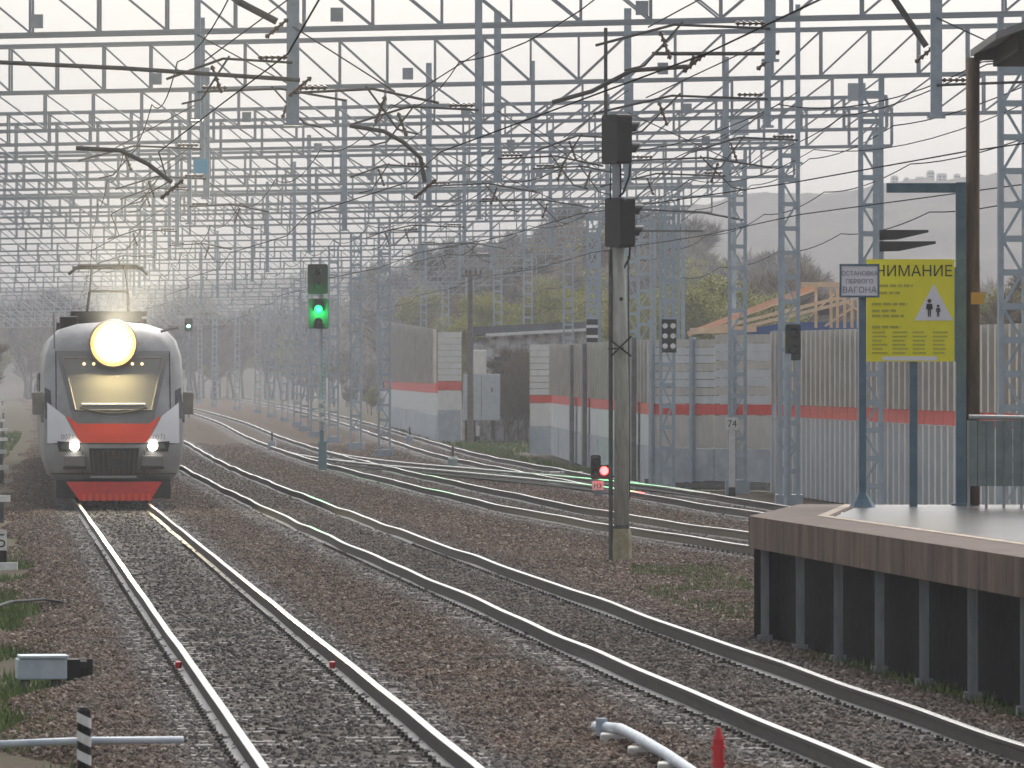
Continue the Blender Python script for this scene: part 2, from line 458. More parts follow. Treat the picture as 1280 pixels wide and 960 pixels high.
# loose stones scattered on the bed
def stones():
    sel = np.arange(len(rows))[(rows > 44) & (rows < 330)]
    sl = slice(sel[0], sel[-1]+1)
    o = grid_mesh('ballast_stones', np.stack([bx, by, bz], -1)[sl], [M['stone']], dict(zone=zone[sl], band=band[sl], dens=dens[sl]))
    ng = bpy.data.node_groups.new('scatter_stones', 'GeometryNodeTree')
    ng.interface.new_socket('Geometry', in_out='INPUT', socket_type='NodeSocketGeometry')
    ng.interface.new_socket('Geometry', in_out='OUTPUT', socket_type='NodeSocketGeometry')
    N = ng.nodes.new; L = ng.links.new
    gi = N('NodeGroupInput'); go = N('NodeGroupOutput')
    dp = N('GeometryNodeDistributePointsOnFaces'); dp.distribute_method = 'RANDOM'
    na = N('GeometryNodeInputNamedAttribute'); na.data_type = 'FLOAT'; na.inputs['Name'].default_value = 'dens'
    L(gi.outputs[0], dp.inputs['Mesh'])
    L(na.outputs['Attribute'], dp.inputs['Density'])
    ico = N('GeometryNodeMeshIcoSphere'); ico.inputs['Radius'].default_value = .034; ico.inputs['Subdivisions'].default_value = 1
    sp = N('GeometryNodeSetPosition')
    nz = N('ShaderNodeTexNoise'); nz.inputs['Scale'].default_value = 22
    vm = N('ShaderNodeVectorMath'); vm.operation = 'SUBTRACT'; vm.inputs[1].default_value = (.5, .5, .5)
    vs = N('ShaderNodeVectorMath'); vs.operation = 'SCALE'; vs.inputs['Scale'].default_value = .05
    L(nz.outputs['Color'], vm.inputs[0]); L(vm.outputs[0], vs.inputs[0])
    L(ico.outputs[0], sp.inputs['Geometry']); L(vs.outputs[0], sp.inputs['Offset'])
    sm = N('GeometryNodeSetMaterial'); sm.inputs['Material'].default_value = M['stone']
    L(sp.outputs[0], sm.inputs['Geometry'])
    ip = N('GeometryNodeInstanceOnPoints')
    L(dp.outputs['Points'], ip.inputs['Points']); L(sm.outputs[0], ip.inputs['Instance'])
    rr = N('FunctionNodeRandomValue'); rr.data_type = 'FLOAT_VECTOR'
    rr.inputs[0].default_value = (0, 0, 0); rr.inputs[1].default_value = (6.28, 6.28, 6.28)
    L(rr.outputs[0], ip.inputs['Rotation'])
    rs = N('FunctionNodeRandomValue'); rs.data_type = 'FLOAT_VECTOR'; rs.inputs['Seed'].default_value = 3
    rs.inputs[0].default_value = (.55, .55, .45); rs.inputs[1].default_value = (1.5, 1.35, 1.15)
    L(rs.outputs[0], ip.inputs['Scale'])
    L(ip.outputs[0], go.inputs[0])
    md = o.modifiers.new('scatter', 'NODES'); md.node_group = ng
    tag(o, 'loose brown and grey track stones lying over the bed', kind='stuff')
stones()

# hills: a near wooded rise on the right and a far hazy ridge
hx = np.linspace(-120, 150, 70); hy = np.linspace(430, 900, 50)
HX, HY = np.meshgrid(hx, hy)
def rise_h(x, y):
    c = x / y * 600
    prof = np.interp(c, [-60, -40, -8, -2, 4, 10, 17, 24, 60], [3, 2.5, 1.0, 4.8, 7.4, 7.8, 5.4, 3.0, 2.0])
    w = np.clip((x - trackD(y) - 5) / 14, 0, 1)
    w = w*w*(3-2*w)
    return -.9 + w*(.5 + prof * np.clip((y - 450) / 130, 0, 1) ** 1.2 + .4*noise2(x, y, .06, 2)*np.clip((y-450)/60, 0, 1))
tag(grid_mesh('hill', np.stack([HX, HY, rise_h(HX, HY)], -1), [M['wooded']]), 'low wooded rise behind the barrier', kind='structure')
hx = np.linspace(-700, 700, 900); hy = np.linspace(1000, 1800, 50)
HX, HY = np.meshgrid(hx, hy)
def ridge_h(x, y):
    prof = np.interp(x, [-700, -130, -60, 0, 40, 95, 300, 700], [30, 20, 19, 26, 36, 40, 44, 40])
    return -.6 + prof * np.clip((y - 1010) / 300, 0, 1) ** .8 + (1.2*noise2(x, y, .03, 4) + .7*noise2(x, y, .23, 6) + .5*noise2(x, y, .71, 8))*np.clip((y-1010)/100, 0, 1)
tag(grid_mesh('hills', np.stack([HX, HY, ridge_h(HX, HY)], -1), [M['wooded']]), 'far hazy ridge on the skyline', kind='structure')

# pale mist
hz = MB(); hz.b2((-900, -45, -2.5), (900, 1900, 66))
mh = bpy.data.materials.new('pale_mist'); mh.use_nodes = True
t = mh.node_tree; t.nodes.clear()
pv = t.nodes.new('ShaderNodeVolumePrincipled'); out = t.nodes.new('ShaderNodeOutputMaterial')
pv.inputs['Color'].default_value = (.95, .965, 1.0, 1)
pv.inputs['Density'].default_value = .00028
pv.inputs['Anisotropy'].default_value = .4
t.links.new(pv.outputs[0], out.inputs['Volume'])
tag(hz.build('haze', mh), 'pale spring mist over the whole railway', kind='stuff')

# ------------------------------------------------------------------ railway tracks
def rail_line(f, side, wob, Ds):
    x = f(Ds) + side*.797
    w = np.clip((Ds - 40)/10, 0, 1)
    x = x + wob*.35*w*(.018*np.sin(Ds*.42 + 1) + .012*np.sin(Ds*.83) + .010*np.sin(Ds*.19))
    z = wob*.5*w*(.020*np.sin(Ds*.29 + 1.4*np.sin(Ds*.05) + .4) + .010*np.sin(Ds*.61 + side + np.sin(Ds*.09)) - .004)
    return x, z
PROFILE = [(-.036, -.004), (-.030, 0), (.030, 0), (.036, -.004), (.036, -.036), (.010, -.050), (.010, -.150), (.075, -.168), (.075, -.180),
           (-.075, -.180), (-.075, -.168), (-.010, -.150), (-.010, -.050), (-.036, -.036)]
PMAT = [0, 0, 0, 1, 1, 1, 2, 2, 1, 2, 2, 1, 1, 1]
def make_track(f, wob, label, dmin, dmax):
    tr = thing('railway_track', label, 'railway track', (float(f(100)), 100, 0), 0, None)
    ox, oy = float(f(100)), 100.0
    Ds = np.concatenate([np.arange(dmin, 260, .8), np.arange(260, 600, 4), np.arange(600, dmax+1, 20)])
    for side in (-1, 1):
        x, z = rail_line(f, side, wob, Ds)
        n = len(PROFILE)
        V = np.zeros((len(Ds), n, 3))
        pr = np.array(PROFILE)
        V[..., 0] = x[:, None] - ox + pr[None, :, 0]
        V[..., 1] = Ds[:, None] - oy
        V[..., 2] = z[:, None] + pr[None, :, 1]
        idx = np.arange(len(Ds)*n).reshape(len(Ds), n)
        fs = []; mi = []
        for k in range(n):
            k2 = (k+1) % n
            q = np.stack([idx[:-1, k], idx[1:, k], idx[1:, k2], idx[:-1, k2]], -1)
            fs += q.tolist(); mi += [PMAT[k]]*len(q)
        me = bpy.data.meshes.new('rail')
        me.from_pydata(V.reshape(-1, 3).tolist(), [], fs)
        for mm in ('railhead', 'railside', 'railfoot'): me.materials.append(M[mm])
        me.polygons.foreach_set('material_index', mi)
        me.update()
        o = bpy.data.objects.new('rail', me); COL.objects.link(o); o.parent = tr
    s = MB(); c = MB()
    d = max(dmin, 40.0)
    while d < 330:
        x = float(f(d)); sl = float(f(d+1)) - x
        rot = Matrix.Rotation(-math.atan2(sl, 1) * 1.0, 3, 'Z')
        j = random.uniform(-.02, .02)
        s.box((x - ox + j, d - oy, -.265), (2.70, .26, .164), rot)
        if d < 130:
            for sd_ in (-1, 1):
                for e in (-.105, .105):
                    c.box((x - ox + sd_*.797 + e, d - oy, -.170), (.06, .09, .03), rot)
                    c.box((x - ox + sd_*.797 + e*1.1, d - oy, -.15), (.03, .03, .03), rot)
        d += .545
    tag(s.build('sleepers', M['sleeper'], tr), kind='stuff')
    if c.v: tag(c.build('rail_clips', M['railside'], tr), kind='stuff')
    return tr
tA = make_track(trackA, .35, 'straight leftmost track that the oncoming train runs on', 8, 1300)
tB = make_track(trackB, 1.0, 'track beside the platform edge, second from the left', 8, 1300)
tC = make_track(trackC, .8, 'third track from the left, passing behind the black signal mast', 60, 1300)
tD = make_track(trackD, .8, 'rightmost curved track running close to the noise barrier', 60, 1300)

# crossover between the two right tracks
cross = hermite([(170, float(trackD(170))), (190, float(trackD(190)) - .12), (215, float(trackD(215))*.62 + float(trackC(215))*.38), (240, float(trackD(240))*.2+float(trackC(240))*.8), (262, float(trackC(262))+.1), (280, float(trackC(280)))])
tX = thing('crossover_track', 'diagonal crossover linking the two tracks near the barrier', 'railway track', (0, 220, 0))
for side in (-1, 1):
    m = MB()
    Ds = np.arange(176, 274, 2.0)
    xs = cross(Ds) + side*.797
    m.tube([(float(a), float(d) - 220, -.03) for a, d in zip(xs, Ds)], .034, 6)
    m.tube([(float(a), float(d) - 220, -.13) for a, d in zip(xs, Ds)], .05, 4)
    m.tube([(float(a), float(d) - 220, .003) for a, d in zip(xs, Ds)], .022, 6, mi=1)
    m.build('rail', [M['railside'], M['railhead']], tX)
# white painted blocks by the crossover
for (px, py, n, kx) in ((423, 577, 7, 6), (690, 591, 6, 7)):
    D = F*(EYE+.1)/(py-469)
    for i in range(n):
        m = MB(); m.box((0, 0, .07), (.16, .3, .14))
        o = m.build('marker_block', M['white'], None, loc=(X(px + i*kx, D), D, -.2), bevel=.02)
        tag(o, 'white painted block in the row beside the %s' % ('green signal foot' if px < 500 else 'red dwarf signal'), 'block', 'white blocks beside the %s' % ('green signal foot' if px < 500 else 'red dwarf signal'))

# point machines and boxes between the tracks
for (px, py, lab) in ((340, 563, 'small grey point box left of the green signal foot'), (512, 555, 'small blue-grey point box on the curve right of the green signal'), (566, 586, 'small white-topped point box in front of the barrier gap')):
    D = F*(EYE+.2)/(py-469)
    tb = thing('point_machine', lab, 'point machine', (X(px, D), D, -.2))
    m = MB(); m.box((0, 0, .18), (.32, .7, .30)); m.build('casing', M['steel'], tb, bevel=.02)
    m = MB(); m.box((0, 0, .36), (.28, .6, .06)); m.build('lid', M['white'] if '566' in str(px) else M['steel_blue'], tb, bevel=.01)
    m = MB(); m.bar((0, 0, .3), (0, 0, .75), .08); m.build('post', M['steel_dark'], tb)

# ------------------------------------------------------------------ platform
def edge(D): return 2.76 + (84 - D)*.097
PZ = 1.25
pl = thing('station_platform', 'raised concrete platform end with brown rim and dark piles', 'platform', (0, 0, 0))
Dn = 36.0
poly = [(edge(Dn) + 1.0, Dn), (edge(84) + 1.0, 84), (edge(84) + 1.7, 91.8), (7.6, 91.8), (float(trackC(84))-1.95, 84), (float(trackC(60))-1.95, 60), (float(trackC(Dn))-1.95, Dn)]
M['plat_top'] = mat('wet_asphalt_platform', (.050, .048, .050), .26, 0, (.105, .096, .09), 1.3, bump=.1, bscale=6, spec=.12)
m = MB(); m.prismz(poly, PZ - .30, PZ); m.build('slab', M['plat_top'], pl)
m = MB()
m.add([(edge(Dn)+.0, Dn, PZ+.006), (edge(Dn)+.99, Dn, PZ+.006), (edge(84)+.99, 84, PZ+.006), (edge(84), 84, PZ+.006),
       (edge(84)+.9, 91.8, PZ+.006), (edge(84)+1.69, 91.8, PZ+.006)], [(0, 1, 2, 3), (3, 2, 5, 4)])
m.build('rim', M['plat_rim'], pl)
m = MB()
m.add([(edge(Dn)+.80, Dn, PZ+.011), (edge(Dn)+.93, Dn, PZ+.011), (edge(84)+.93, 84, PZ+.011), (edge(84)+.80, 84, PZ+.011),
       (edge(84)+1.60, 91.5, PZ+.011), (edge(84)+1.47, 91.5, PZ+.011)], [(0, 1, 2, 3), (3, 2, 4, 5)])
m.build('safety_line', M['line'], pl)
nseg = 16
for i in range(nseg):
    d1 = 84 - i*3.0; d0 = d1 - 2.985
    m = MB()
    vs = [(edge(d0), d0), (edge(d1), d1), (edge(d1)+.32, d1), (edge(d0)+.32, d0)]
    m.prismz(vs, PZ - .36, PZ + .002)
    m.build('fascia_panel', M['plat_edge'], pl)
    m = MB()
    x = edge(d1 - .35)
    m.b2((x+.10, d1-.40, -.5), (x+.19, d1-.386, PZ-.362)); m.b2((x+.10, d1-.27, -.5), (x+.19, d1-.256, PZ-.362)); m.b2((x+.139, d1-.386, -.5), (x+.151, d1-.27, PZ-.362)); m.b2((x+.06, d1-.43, -.5), (x+.23, d1-.23, -.12))
    m.build('pile', M['pile'], pl)
m = MB(); m.prismz([(edge(Dn)+.34, Dn), (edge(83.85)+.34, 83.85), (edge(84)+1.25, 91.4), (7.3, 91.4), (7.3, 91.0), (edge(84)+1.9, 91.0), (edge(83.4)+.6, 83.4), (edge(Dn)+.6, Dn)], -.5, PZ-.301)
m.build('retaining_wall', M['black_matt'], pl)
m = MB(); m.prismz([(edge(84), 84.003), (edge(84)+.9, 91.8), (edge(84)+1.2, 91.8), (edge(84)+.32, 84.003)], PZ - .36, PZ + .001); m.build('fascia_panel', M['plat_edge'], pl)

m = MB(); m.prismz([(edge(84)+.06, 83.86), (edge(84)+.5, 83.86), (edge(84)+.5, 84.2), (edge(84)+.10, 84.2)], -.5, PZ-.363); m.build('corner_wall', M['black_matt'], pl)

# white stop board on its post
def post_base(m, h=.18):
    m.tube([(0, 0, 0), (0, 0, .03), (0, 0, h)], [.17, .15, .055], 8)
D = 90.0
sg = thing('stop_board', 'small white framed sign reading ОСТАНОВКА ПЕРВОГО ВАГОНА on blue post', 'sign', (X(1078, D), D, PZ))
m = MB(); m.b2((-.045, -.045, 0), (.045, .045, 2.72)); post_base(m); m.build('post', M['blue_post'], sg)
cx, cz = X(1074, D)-X(1078, D), Z(351, D)-PZ
m = MB(); m.b2((cx-.225, -.075, cz-.185), (cx+.225, -.058, cz+.185)); m.build('sign_face', M['sign_white'], sg)
m = MB()
for a, b in (((-.25, -.21), (.25, -.186)), ((-.25, .186), (.25, .21)), ((-.25, -.186), (-.226, .186)), ((.226, -.186), (.25, .186))):
    m.b2((cx+a[0], -.09, cz+a[1]), (cx+b[0], -.05, cz+b[1]))
m.build('frame', M['blue_post'], sg)
text('ОСТАНОВКА', .078, sg, (cx, -.079, cz+.065), M['print_lilac'], sx=.92)
text('ПЕРВОГО', .078, sg, (cx, -.079, cz-.035), M['print_lilac'], sx=.95)
text('ВАГОНА', .105, sg, (cx, -.079, cz-.15), M['print_lilac'], sx=1.0)

# yellow warning board
D = 90.6
yb = thing('warning_board', 'large yellow warning board headed ВНИМАНИЕ with a triangle pictogram', 'sign', (X(1142, D), D, PZ))
m = MB(); m.b2((-.05, .03, 0), (.05, .13, 3.0)); m.build('post', M['blue_post'], yb)
x0, x1 = X(1083, D)-X(1142, D), X(1193, D)-X(1142, D)
z0, z1 = Z(452, D)-PZ, Z(324, D)-PZ
m = MB(); m.b2((x0, -.02, z0), (x1, .02, z1)); m.build('board_panel', M['yellow'], yb)
m = MB(); m.b2((x1+.004, -.03, z0), (x1+.035, .03, z1-.1)); m.build('edge_strip', M['blue_post'], yb)
text('ВНИМАНИЕ', .195, yb, ((x0+x1)/2-.02, -.022, z1-.215), M['print_dark'], sx=.98)
m = MB()
for i, (zz, w) in enumerate(((.33, .42), (.42, .26), (.56, .44), (.645, .30), (.71, .40), (.85, .36))):
    xa = x0 + .16 - (.09 if i > 1 else 0)
    while w > 0:
        ww = min(w, random.uniform(.05, .12)); m.b2((xa, -.025, z1-zz-.02), (xa+ww, -.021, z1-zz+.012)); xa += ww + .02; w -= ww + .02
tag(m.build('printed_lines', M['print_soft'], yb), kind='stuff')
m = MB()
for i in range(4):
    for k in range(6):
        xa = x0+.07+i*.255
        m.b2((xa, -.025, z0+.10+k*.052), (xa+random.uniform(.12, .20), -.021, z0+.118+k*.052))
tag(m.build('printed_columns', M['print_soft'], yb), kind='stuff')
m = MB(); m.b2((x0+.2, -.0245, z0+.015), (x1-.22, -.021, z0+.065)); m.build('white_strip', M['sign_white'], yb)
tcx, tcz = x0+.80*(x1-x0)-.02, z1-.74
m = MB(); m.prism([(tcx-.265, tcz-.03), (tcx+.225, tcz-.03), (tcx-.02, tcz+.43)], -.028, -.021); m.build('triangle', M['sign_white'], yb)
m = MB()
for (px_, s_) in ((-.055, 1.0), (.055, .68)):
    bx_, bz_ = tcx - .02 + px_, tcz + .015
    m.prism([(bx_-.018*s_, bz_), (bx_-.004*s_, bz_), (bx_-.002*s_, bz_+.09*s_), (bx_+.002*s_, bz_+.09*s_), (bx_+.004*s_, bz_), (bx_+.018*s_, bz_), (bx_+.024*s_, bz_+.1*s_),
             (bx_+.045*s_, bz_+.09*s_), (bx_+.034*s_, bz_+.165*s_), (bx_-.034*s_, bz_+.165*s_), (bx_-.045*s_, bz_+.09*s_), (bx_-.024*s_, bz_+.1*s_)], -.034, -.029)
    m.tube([(bx_, -.034, bz_+.2*s_), (bx_, -.029, bz_+.2*s_)], .026*s_, 10)
m.build('pictogram', M['print_dark'], yb)

# blue inverted-L post
D = 91.3
lp = thing('gallows_post', 'tall blue-grey square post with a horizontal arm above the yellow board', 'post', (X(1201, D), D, PZ))
top = Z(228, D) - PZ
m = MB(); m.b2((-.065, -.065, 0), (.065, .065, top)); m.build('post', M['blue_post'], lp)
m = MB(); m.b2((X(1108, D)-X(1201, D), -.055, top-.13), (-.067, .055, top-.01)); m.build('arm', M['blue_post'], lp)
m = MB(); m.b2((-.12, -.12, 0), (.12, .12, .025)); m.build('base_plate', M['blue_post'], lp)

# platform end fence
D = 89.6
fx0, fx1 = X(1211, D), X(1211, D) + 1.75
fn = thing('platform_fence', 'grey-green sheet fence with pale top rail at the platform end', 'fence', (fx0, D, PZ))
m = MB(); m.tube([(0, 0, 1.13), (fx1-fx0, 0, 1.10)], .03, 8); m.build('top_rail', M['fence_rail'], fn)
n = 16
for i in range(n):
    a = i*(fx1-fx0)/n
    m = MB(); m.b2((a+.006, -.012 + .008*(i % 2), .27), (a+(fx1-fx0)/n-.006, .004 + .008*(i % 2), 1.085)); m.build('infill_panel', M['fence'], fn)
for i in range(n//2+1):
    a = i*(fx1-fx0)/(n//2)
    m = MB(); m.b2((a-.017, .014, 0), (a+.017, .048, 1.09)); m.build('picket', M['fence_rail'], fn)

# canopy corner with brown round column
D = 91.4
cn = thing('platform_canopy', 'corner of a grey platform roof carried by a brown round column', 'canopy', (X(1216, D), D, PZ))
ctop = Z(72, D) - PZ
m = MB(); m.tube([(0, 0, 0), (0, 0, ctop)], .088, 14); m.build('column', M['rust_pole'], cn, smooth=True)
m = MB(); m.b2((-.03, -.16, 2.55), (.13, -.085, 2.70)); m.build('column_plate', mat('orange_tag', (.55, .30, .06), .6), cn)
m = MB()
za = Z(58, D)-PZ
m.prism([(-.0, ctop+.12), (2.6, ctop+.12+.95), (2.6, ctop+.12+.83), (-.0, ctop+.03)], -4.4, .5); m.build('roof', M['roof_metal'], cn)
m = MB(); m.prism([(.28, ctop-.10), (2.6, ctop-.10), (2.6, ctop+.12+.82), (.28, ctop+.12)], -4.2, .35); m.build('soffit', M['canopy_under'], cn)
m = MB(); m.b2((.02, -.12, ctop-.03), (.26, .12, ctop+.11)); m.build('bracket', M['steel_dark'], cn)
m = MB(); m.b2((.52, -4.26, ctop+.0), (.66, -4.21, ctop+.14)); m.build('lamp', M['steel_blue'], cn)
m = MB(); m.tube([(2.4, 0, 0), (2.4, 0, ctop-.1)], .088, 14); m.build('column', M['rust_pole'], cn, smooth=True)

# ------------------------------------------------------------------ signals
def rounded(w, h, r, n=4):
    pts = []
    for cx, cz, a0 in ((w/2-r, h/2-r, 0), (-w/2+r, h/2-r, 90), (-w/2+r, -h/2+r, 180), (w/2-r, -h/2+r, 270)):
        for k in range(n+1):
            a = R(a0 + 90*k/n); pts.append((cx + r*math.cos(a), cz + r*math.sin(a)))
    return pts
def hood(m, c, r, length, face):
    """open visor tube pointing along +face in y"""
    n = 12
    v0 = []; 
    for k in range(n+1):
        a = R(-20 + 220*k/n)
        v0.append((c[0] + r*math.cos(a), c[1], c[2] + r*math.sin(a)))
    L = [(x, y + face*length*(.55 + .45*max(0, (z-c[2])/r)), z) for x, y, z in v0]
    b = len(v0)
    m.add(v0 + L, [(i, i+1, b+i+1, b+i) for i in range(b-1)])
    inn = [(c[0]+(x-c[0])*.93, y, c[2]+(z-c[2])*.93) for x, y, z in v0 + L]
    m.add(inn, [(i, i+1, b+i+1, b+i) for i in range(b-1)])

def head(root, loc, w, h, d, rz, lenses, face, lit=None, name='signal_head'):
    m = MB(); m.prism(rounded(w, h, .06), -d/2, d/2)
    hd = m.build(name, M['black'], root, loc=loc, bevel=.01); hd.rotation_euler = (0, 0, rz)
    for i, lz in enumerate(lenses):
        mm = M['lens_off']
        if lit and lit[0] == i: mm = lit[1]
        m = MB(); m.tube([(0, face*(d/2-.01), lz), (0, face*(d/2+.02), lz), (0, face*(d/2+.04), lz)], [.105, .105, .06], 16); m.build('lens', mm, hd)
        m = MB(); hood(m, (0, face*d/2, lz), .135, .30, face); m.build('visor', M['black'], hd)
    return hd

# tall foreground mast with two dark heads seen from behind
D = 122.0
sm = thing('signal_mast', 'tall concrete signal mast with two black heads turned away', 'railway signal', (X(777, D), D, -.22))
H = lambda py: Z(py, D) + .22
m = MB(); m.tube([(.0, 0, .35), (0, 0, H(470)), (-.06, 0, H(310))], [.130, .120, .108], 12); m.build('mast', M['mast'], sm, smooth=True)
m = MB(); m.tube([(0, 0, -.2), (0, 0, .42), (0, 0, .43), (0, 0, .52)], [.185, .17, .165, .15], 8); m.build('mast_foot', M['mast_base'], sm)
m = MB(); m.tube([(0, 0, .50), (0, 0, .58)], [.135, .135], 12); m.build('mast_band', M['steel_dark'], sm)
m = MB(); m.tube([(-.07, 0, H(310)), (-.09, 0, H(200))], .075, 10); m.build('upper_pipe', M['steel'], sm)
m = MB()
m.tube([(-.185, -.02, .0), (-.185, -.02, H(312))], .036, 6)
m.tube([(.135, .02, 1.0), (.115, .02, H(320))], .016, 5)
m.build('cable_conduit', M['steel_dark'], sm)
for off, py0, py1 in ((0, 205, 250), (0, 308, 345)):
    m = MB()
    for q in (-.22, .02):
        m.tube([(-.03+q*.7, -.05, H(py0)), (-.03+q*.75, -.05, H(py1))], .013, 5)
    m.tube([(.14, -.05, H(py0)), (.13, -.05, H(py0+15)), (.02, -.05, H(py1-8)), (-.06, -.05, H(py1-4))], .02, 5)
    m.build('cable', M['black'], sm)
head(sm, (X(771, D)-X(777, D), .02, H(174)), .62, .84, .28, R(-65), (.18, -.18), 1)
head(sm, (X(775, D)-X(777, D), .02, H(278)), .62, .84, .28, R(-65), (.18, -.18), 1)
m = MB()
xc, zc = -.02, H(435)
m.bar((xc-.17, -.19, zc+.13), (xc+.18, -.19, zc-.14), .045, .03); m.bar((xc-.16, -.222, zc-.14), (xc+.18, -.222, zc+.20), .035, .03); m.bar((xc-.22, -.25, zc-.02), (xc+.05, -.25, zc), .04, .025)
m.build('crossed_bars', M['black'], sm)
m = MB(); m.tube([(-.01, -.20, H(374)), (-.01, -.15, H(374))], .035, 8); m.build('bolt', M['black'], sm)
m = MB(); m.b2((-.30, -.08, H(148)), (-.24, -.02, H(35))); m.build('aerial_tube', M['steel_dark'], sm)

# green signal further back, facing the camera
D = 235.0
gs = thing('signal_mast', 'slim signal mast showing a bright green light', 'railway signal', (X(402, D), D, -.2))
H = lambda py: Z(py, D) + .2
m = MB(); m.tube([(0, 0, 1.3), (0, 0, H(330))], [.085, .07], 8); m.build('mast', M['pipe'], gs)
m = MB(); m.b2((-.10, -.12, .02), (.17, .14, .95)); m.b2((-.06, -.07, .95), (.08, .09, 1.3)); m.build('relay_box', M['teal'], gs)
head(gs, (X(397.5, D)-X(402, D), -.18, H(349)), .66, .98, .22, 0, (.22, -.22), -1)
head(gs, (X(398.5, D)-X(402, D), -.18, H(392)), .66, .98, .22, 0, (.14, -.28), -1, (0, M['green_on']))
m = MB()
for k in range(22): m.b2((.02, -.13, 1.35+k*.14), (.12, -.10, 1.40+k*.14))
m.b2((.01, -.12, 1.3), (.03, -.10, 4.5)); m.b2((.11, -.12, 1.3), (.13, -.10, 4.5))
m.build('ladder', M['steel'], gs)
m = MB()
for k in range(3):
    m = MB(); m.tube([(-.02, -.10, 1.6+k*.28), (-.02, -.10, 1.74+k*.28)], .09, 8); m.build('mast_band', M['white'], gs)

def lamp_light(root, loc, c, e, r):
    l = bpy.data.lights.new('signal_lamp', 'POINT'); l.energy = e; l.color = c; l.shadow_soft_size = r
    o = bpy.data.objects.new('signal_lamp', l); COL.objects.link(o); o.parent = root; o.location = loc
lamp_light(gs, (X(398.5, D)-X(402, D), -.62, H(392)+.14), (.02, 1.0, .18), 160, .1)

# dwarf signal with a red lamp
D = F*3.05/(620-469)
ds = thing('dwarf_signal', 'low ground signal with a lit red lamp behind the concrete mast', 'railway signal', (X(748, D), D, -.2))
m = MB(); m.b2((-.10, -.10, 0), (.10, .10, .22)); m.b2((.02, -.05, .16), (.30, .05, .22)); m.build('stand', M['teal'], ds)
m = MB(); m.b2((-.16, -.16, .2), (.13, -.13, .43)); m.build('number_plate', M['white'], ds)
text('Н3', .16, ds, (-.02, -.163, .255), M['print_dark'])
head(ds, (-.07, -.02, .78), .26, .62, .2, 0, (.13, -.13), -1)
h2 = head(ds, (.145, -.05, .66), .30, .36, .2, 0, (.03,), -1, (0, M['red_on']))

lamp_light(ds, (.145, -.45, .69), (1.0, .04, .03), 6, .08)

# distant green signal
D = 520.0
fs = thing('signal_mast', 'tiny far signal with a green light right of the train roof', 'railway signal', (X(236, D), D, -.2))
m = MB(); m.tube([(0, 0, 0), (0, 0, Z(415, D)+.2)], .09, 6); m.build('mast', M['steel_blue'], fs)
head(fs, (0, -.2, Z(406, D)+.2), .55, .95, .22, 0, (-.1,), -1, (0, M['green_far']))

# ------------------------------------------------------------------ small trackside things
# kilometre post
D = 193.0
kp = thing('kilometre_post', 'white post with a small white number plate in front of the barrier', 'post', (X(915, D), D, -.25))
hh = Z(537, D)+.25
m = MB(); m.b2((-.085, -.06, .15), (.085, .06, hh)); m.build('post', M['white'], kp)
m = MB(); m.b2((-.088, -.063, -.1), (.088, .063, .15)); m.build('black_foot', M['black'], kp)
m = MB(); m.b2((-.16, -.10, hh-.01), (.16, -.06, hh+.33)); m.build('number_plate', M['white'], kp)
text('74', .26, kp, (0, -.103, hh+.07), M['print_dark'])

# left: striped stake, grey pipe, equipment box, cable
D = 56.2
st = thing('striped_stake', 'short black and white striped stake beside the grey pipe', 'stake', (X(105, D), D, -.22))
m = MB(); m.tube([(0, 0, -.1), (0, 0, .50), (0, 0, .53)], [.052, .055, .04], 14); m.build('stake_body', M['black'], st, smooth=False)
for k in range(3):
    m = MB()
    z = .10 + k*.145
    n = 14
    lo = [(.0565*math.cos(2*math.pi*i/n), .0565*math.sin(2*math.pi*i/n), z - .028*math.cos(2*math.pi*i/n)) for i in range(n)]
    hi = [(x, y, zz+.078) for x, y, zz in lo]
    m.add(lo+hi, [(i, (i+1) % n, n+(i+1) % n, n+i) for i in range(n)])
    m.build('white_band', M['white'], st)
D = 57.0
m = MB(); m.tube([(X(-60, D), D, Z(933, D)), (X(60, D), D+.1, Z(930, D)+.01), (X(110, D), D+.15, Z(927, D)-.0), (X(225, D), D+.5, Z(921, D)-.05)], .030, 8)
tag(m.build('grey_pipe', M['pipe'], None, smooth=True), 'thin grey pipe lying across the ballast by the striped stake', 'pipe')
D = 73.0
eb = thing('trackside_box', 'pale blue-grey metal equipment box with dark cable clamps', 'equipment box', (X(50, D), D, -.22), R(8))
m = MB(); m.b2((-.24, -.2, .04), (.26, .2, .25)); m.build('casing', M['box_grey'], eb, bevel=.015)
m = MB(); m.b2((-.22, -.22, .252), (.28, .22, .285)); m.build('lid', M['box_grey'], eb, bevel=.01)
m = MB(); m.b2((.262, -.1, .02), (.40, .14, .24)); m.tube([(.40, 0, .15), (.47, 0, .15)], .11, 10); m.tube([(.50, .05, .02), (.50, .05, .24)], .045, 8); m.build('cable_clamp', M['black'], eb)
m = MB(); m.b2((-.2, -.14, -.1), (-.12, .14, .04)); m.b2((.12, -.14, -.1), (.2, .14, .04)); m.build('foot', M['steel_dark'], eb)
D = 95.0
m = MB(); m.tube([(X(-20, D), D-1, -.2), (X(8, D), D+1, -.12), (X(40, D), D+2.4, -.13), (X(78, D), D+3.2, -.22)], .022, 6)
tag(m.build('cable', M['black'], None), 'dark cable looping over the grass at left', 'cable')
D = 118.0
sp = thing('small_plate_sign', 'small white plate with a black mark low at the left edge', 'sign', (X(1, D), D, -.25))
m = MB(); m.b2((-.12, -.05, 0), (.10, .05, .38)); m.build('black_stand', M['black'], sp)
m = MB(); m.b2((-.14, -.07, .28), (.10, -.051, .62)); m.build('plate', M['white'], sp)
text('Б', .30, sp, (-.0, -.073, .33), M['print_dark'])
D = 114.0
m = MB(); m.bar((X(-30, D), D, -.14), (X(22, D), D, -.12), .09, .12)
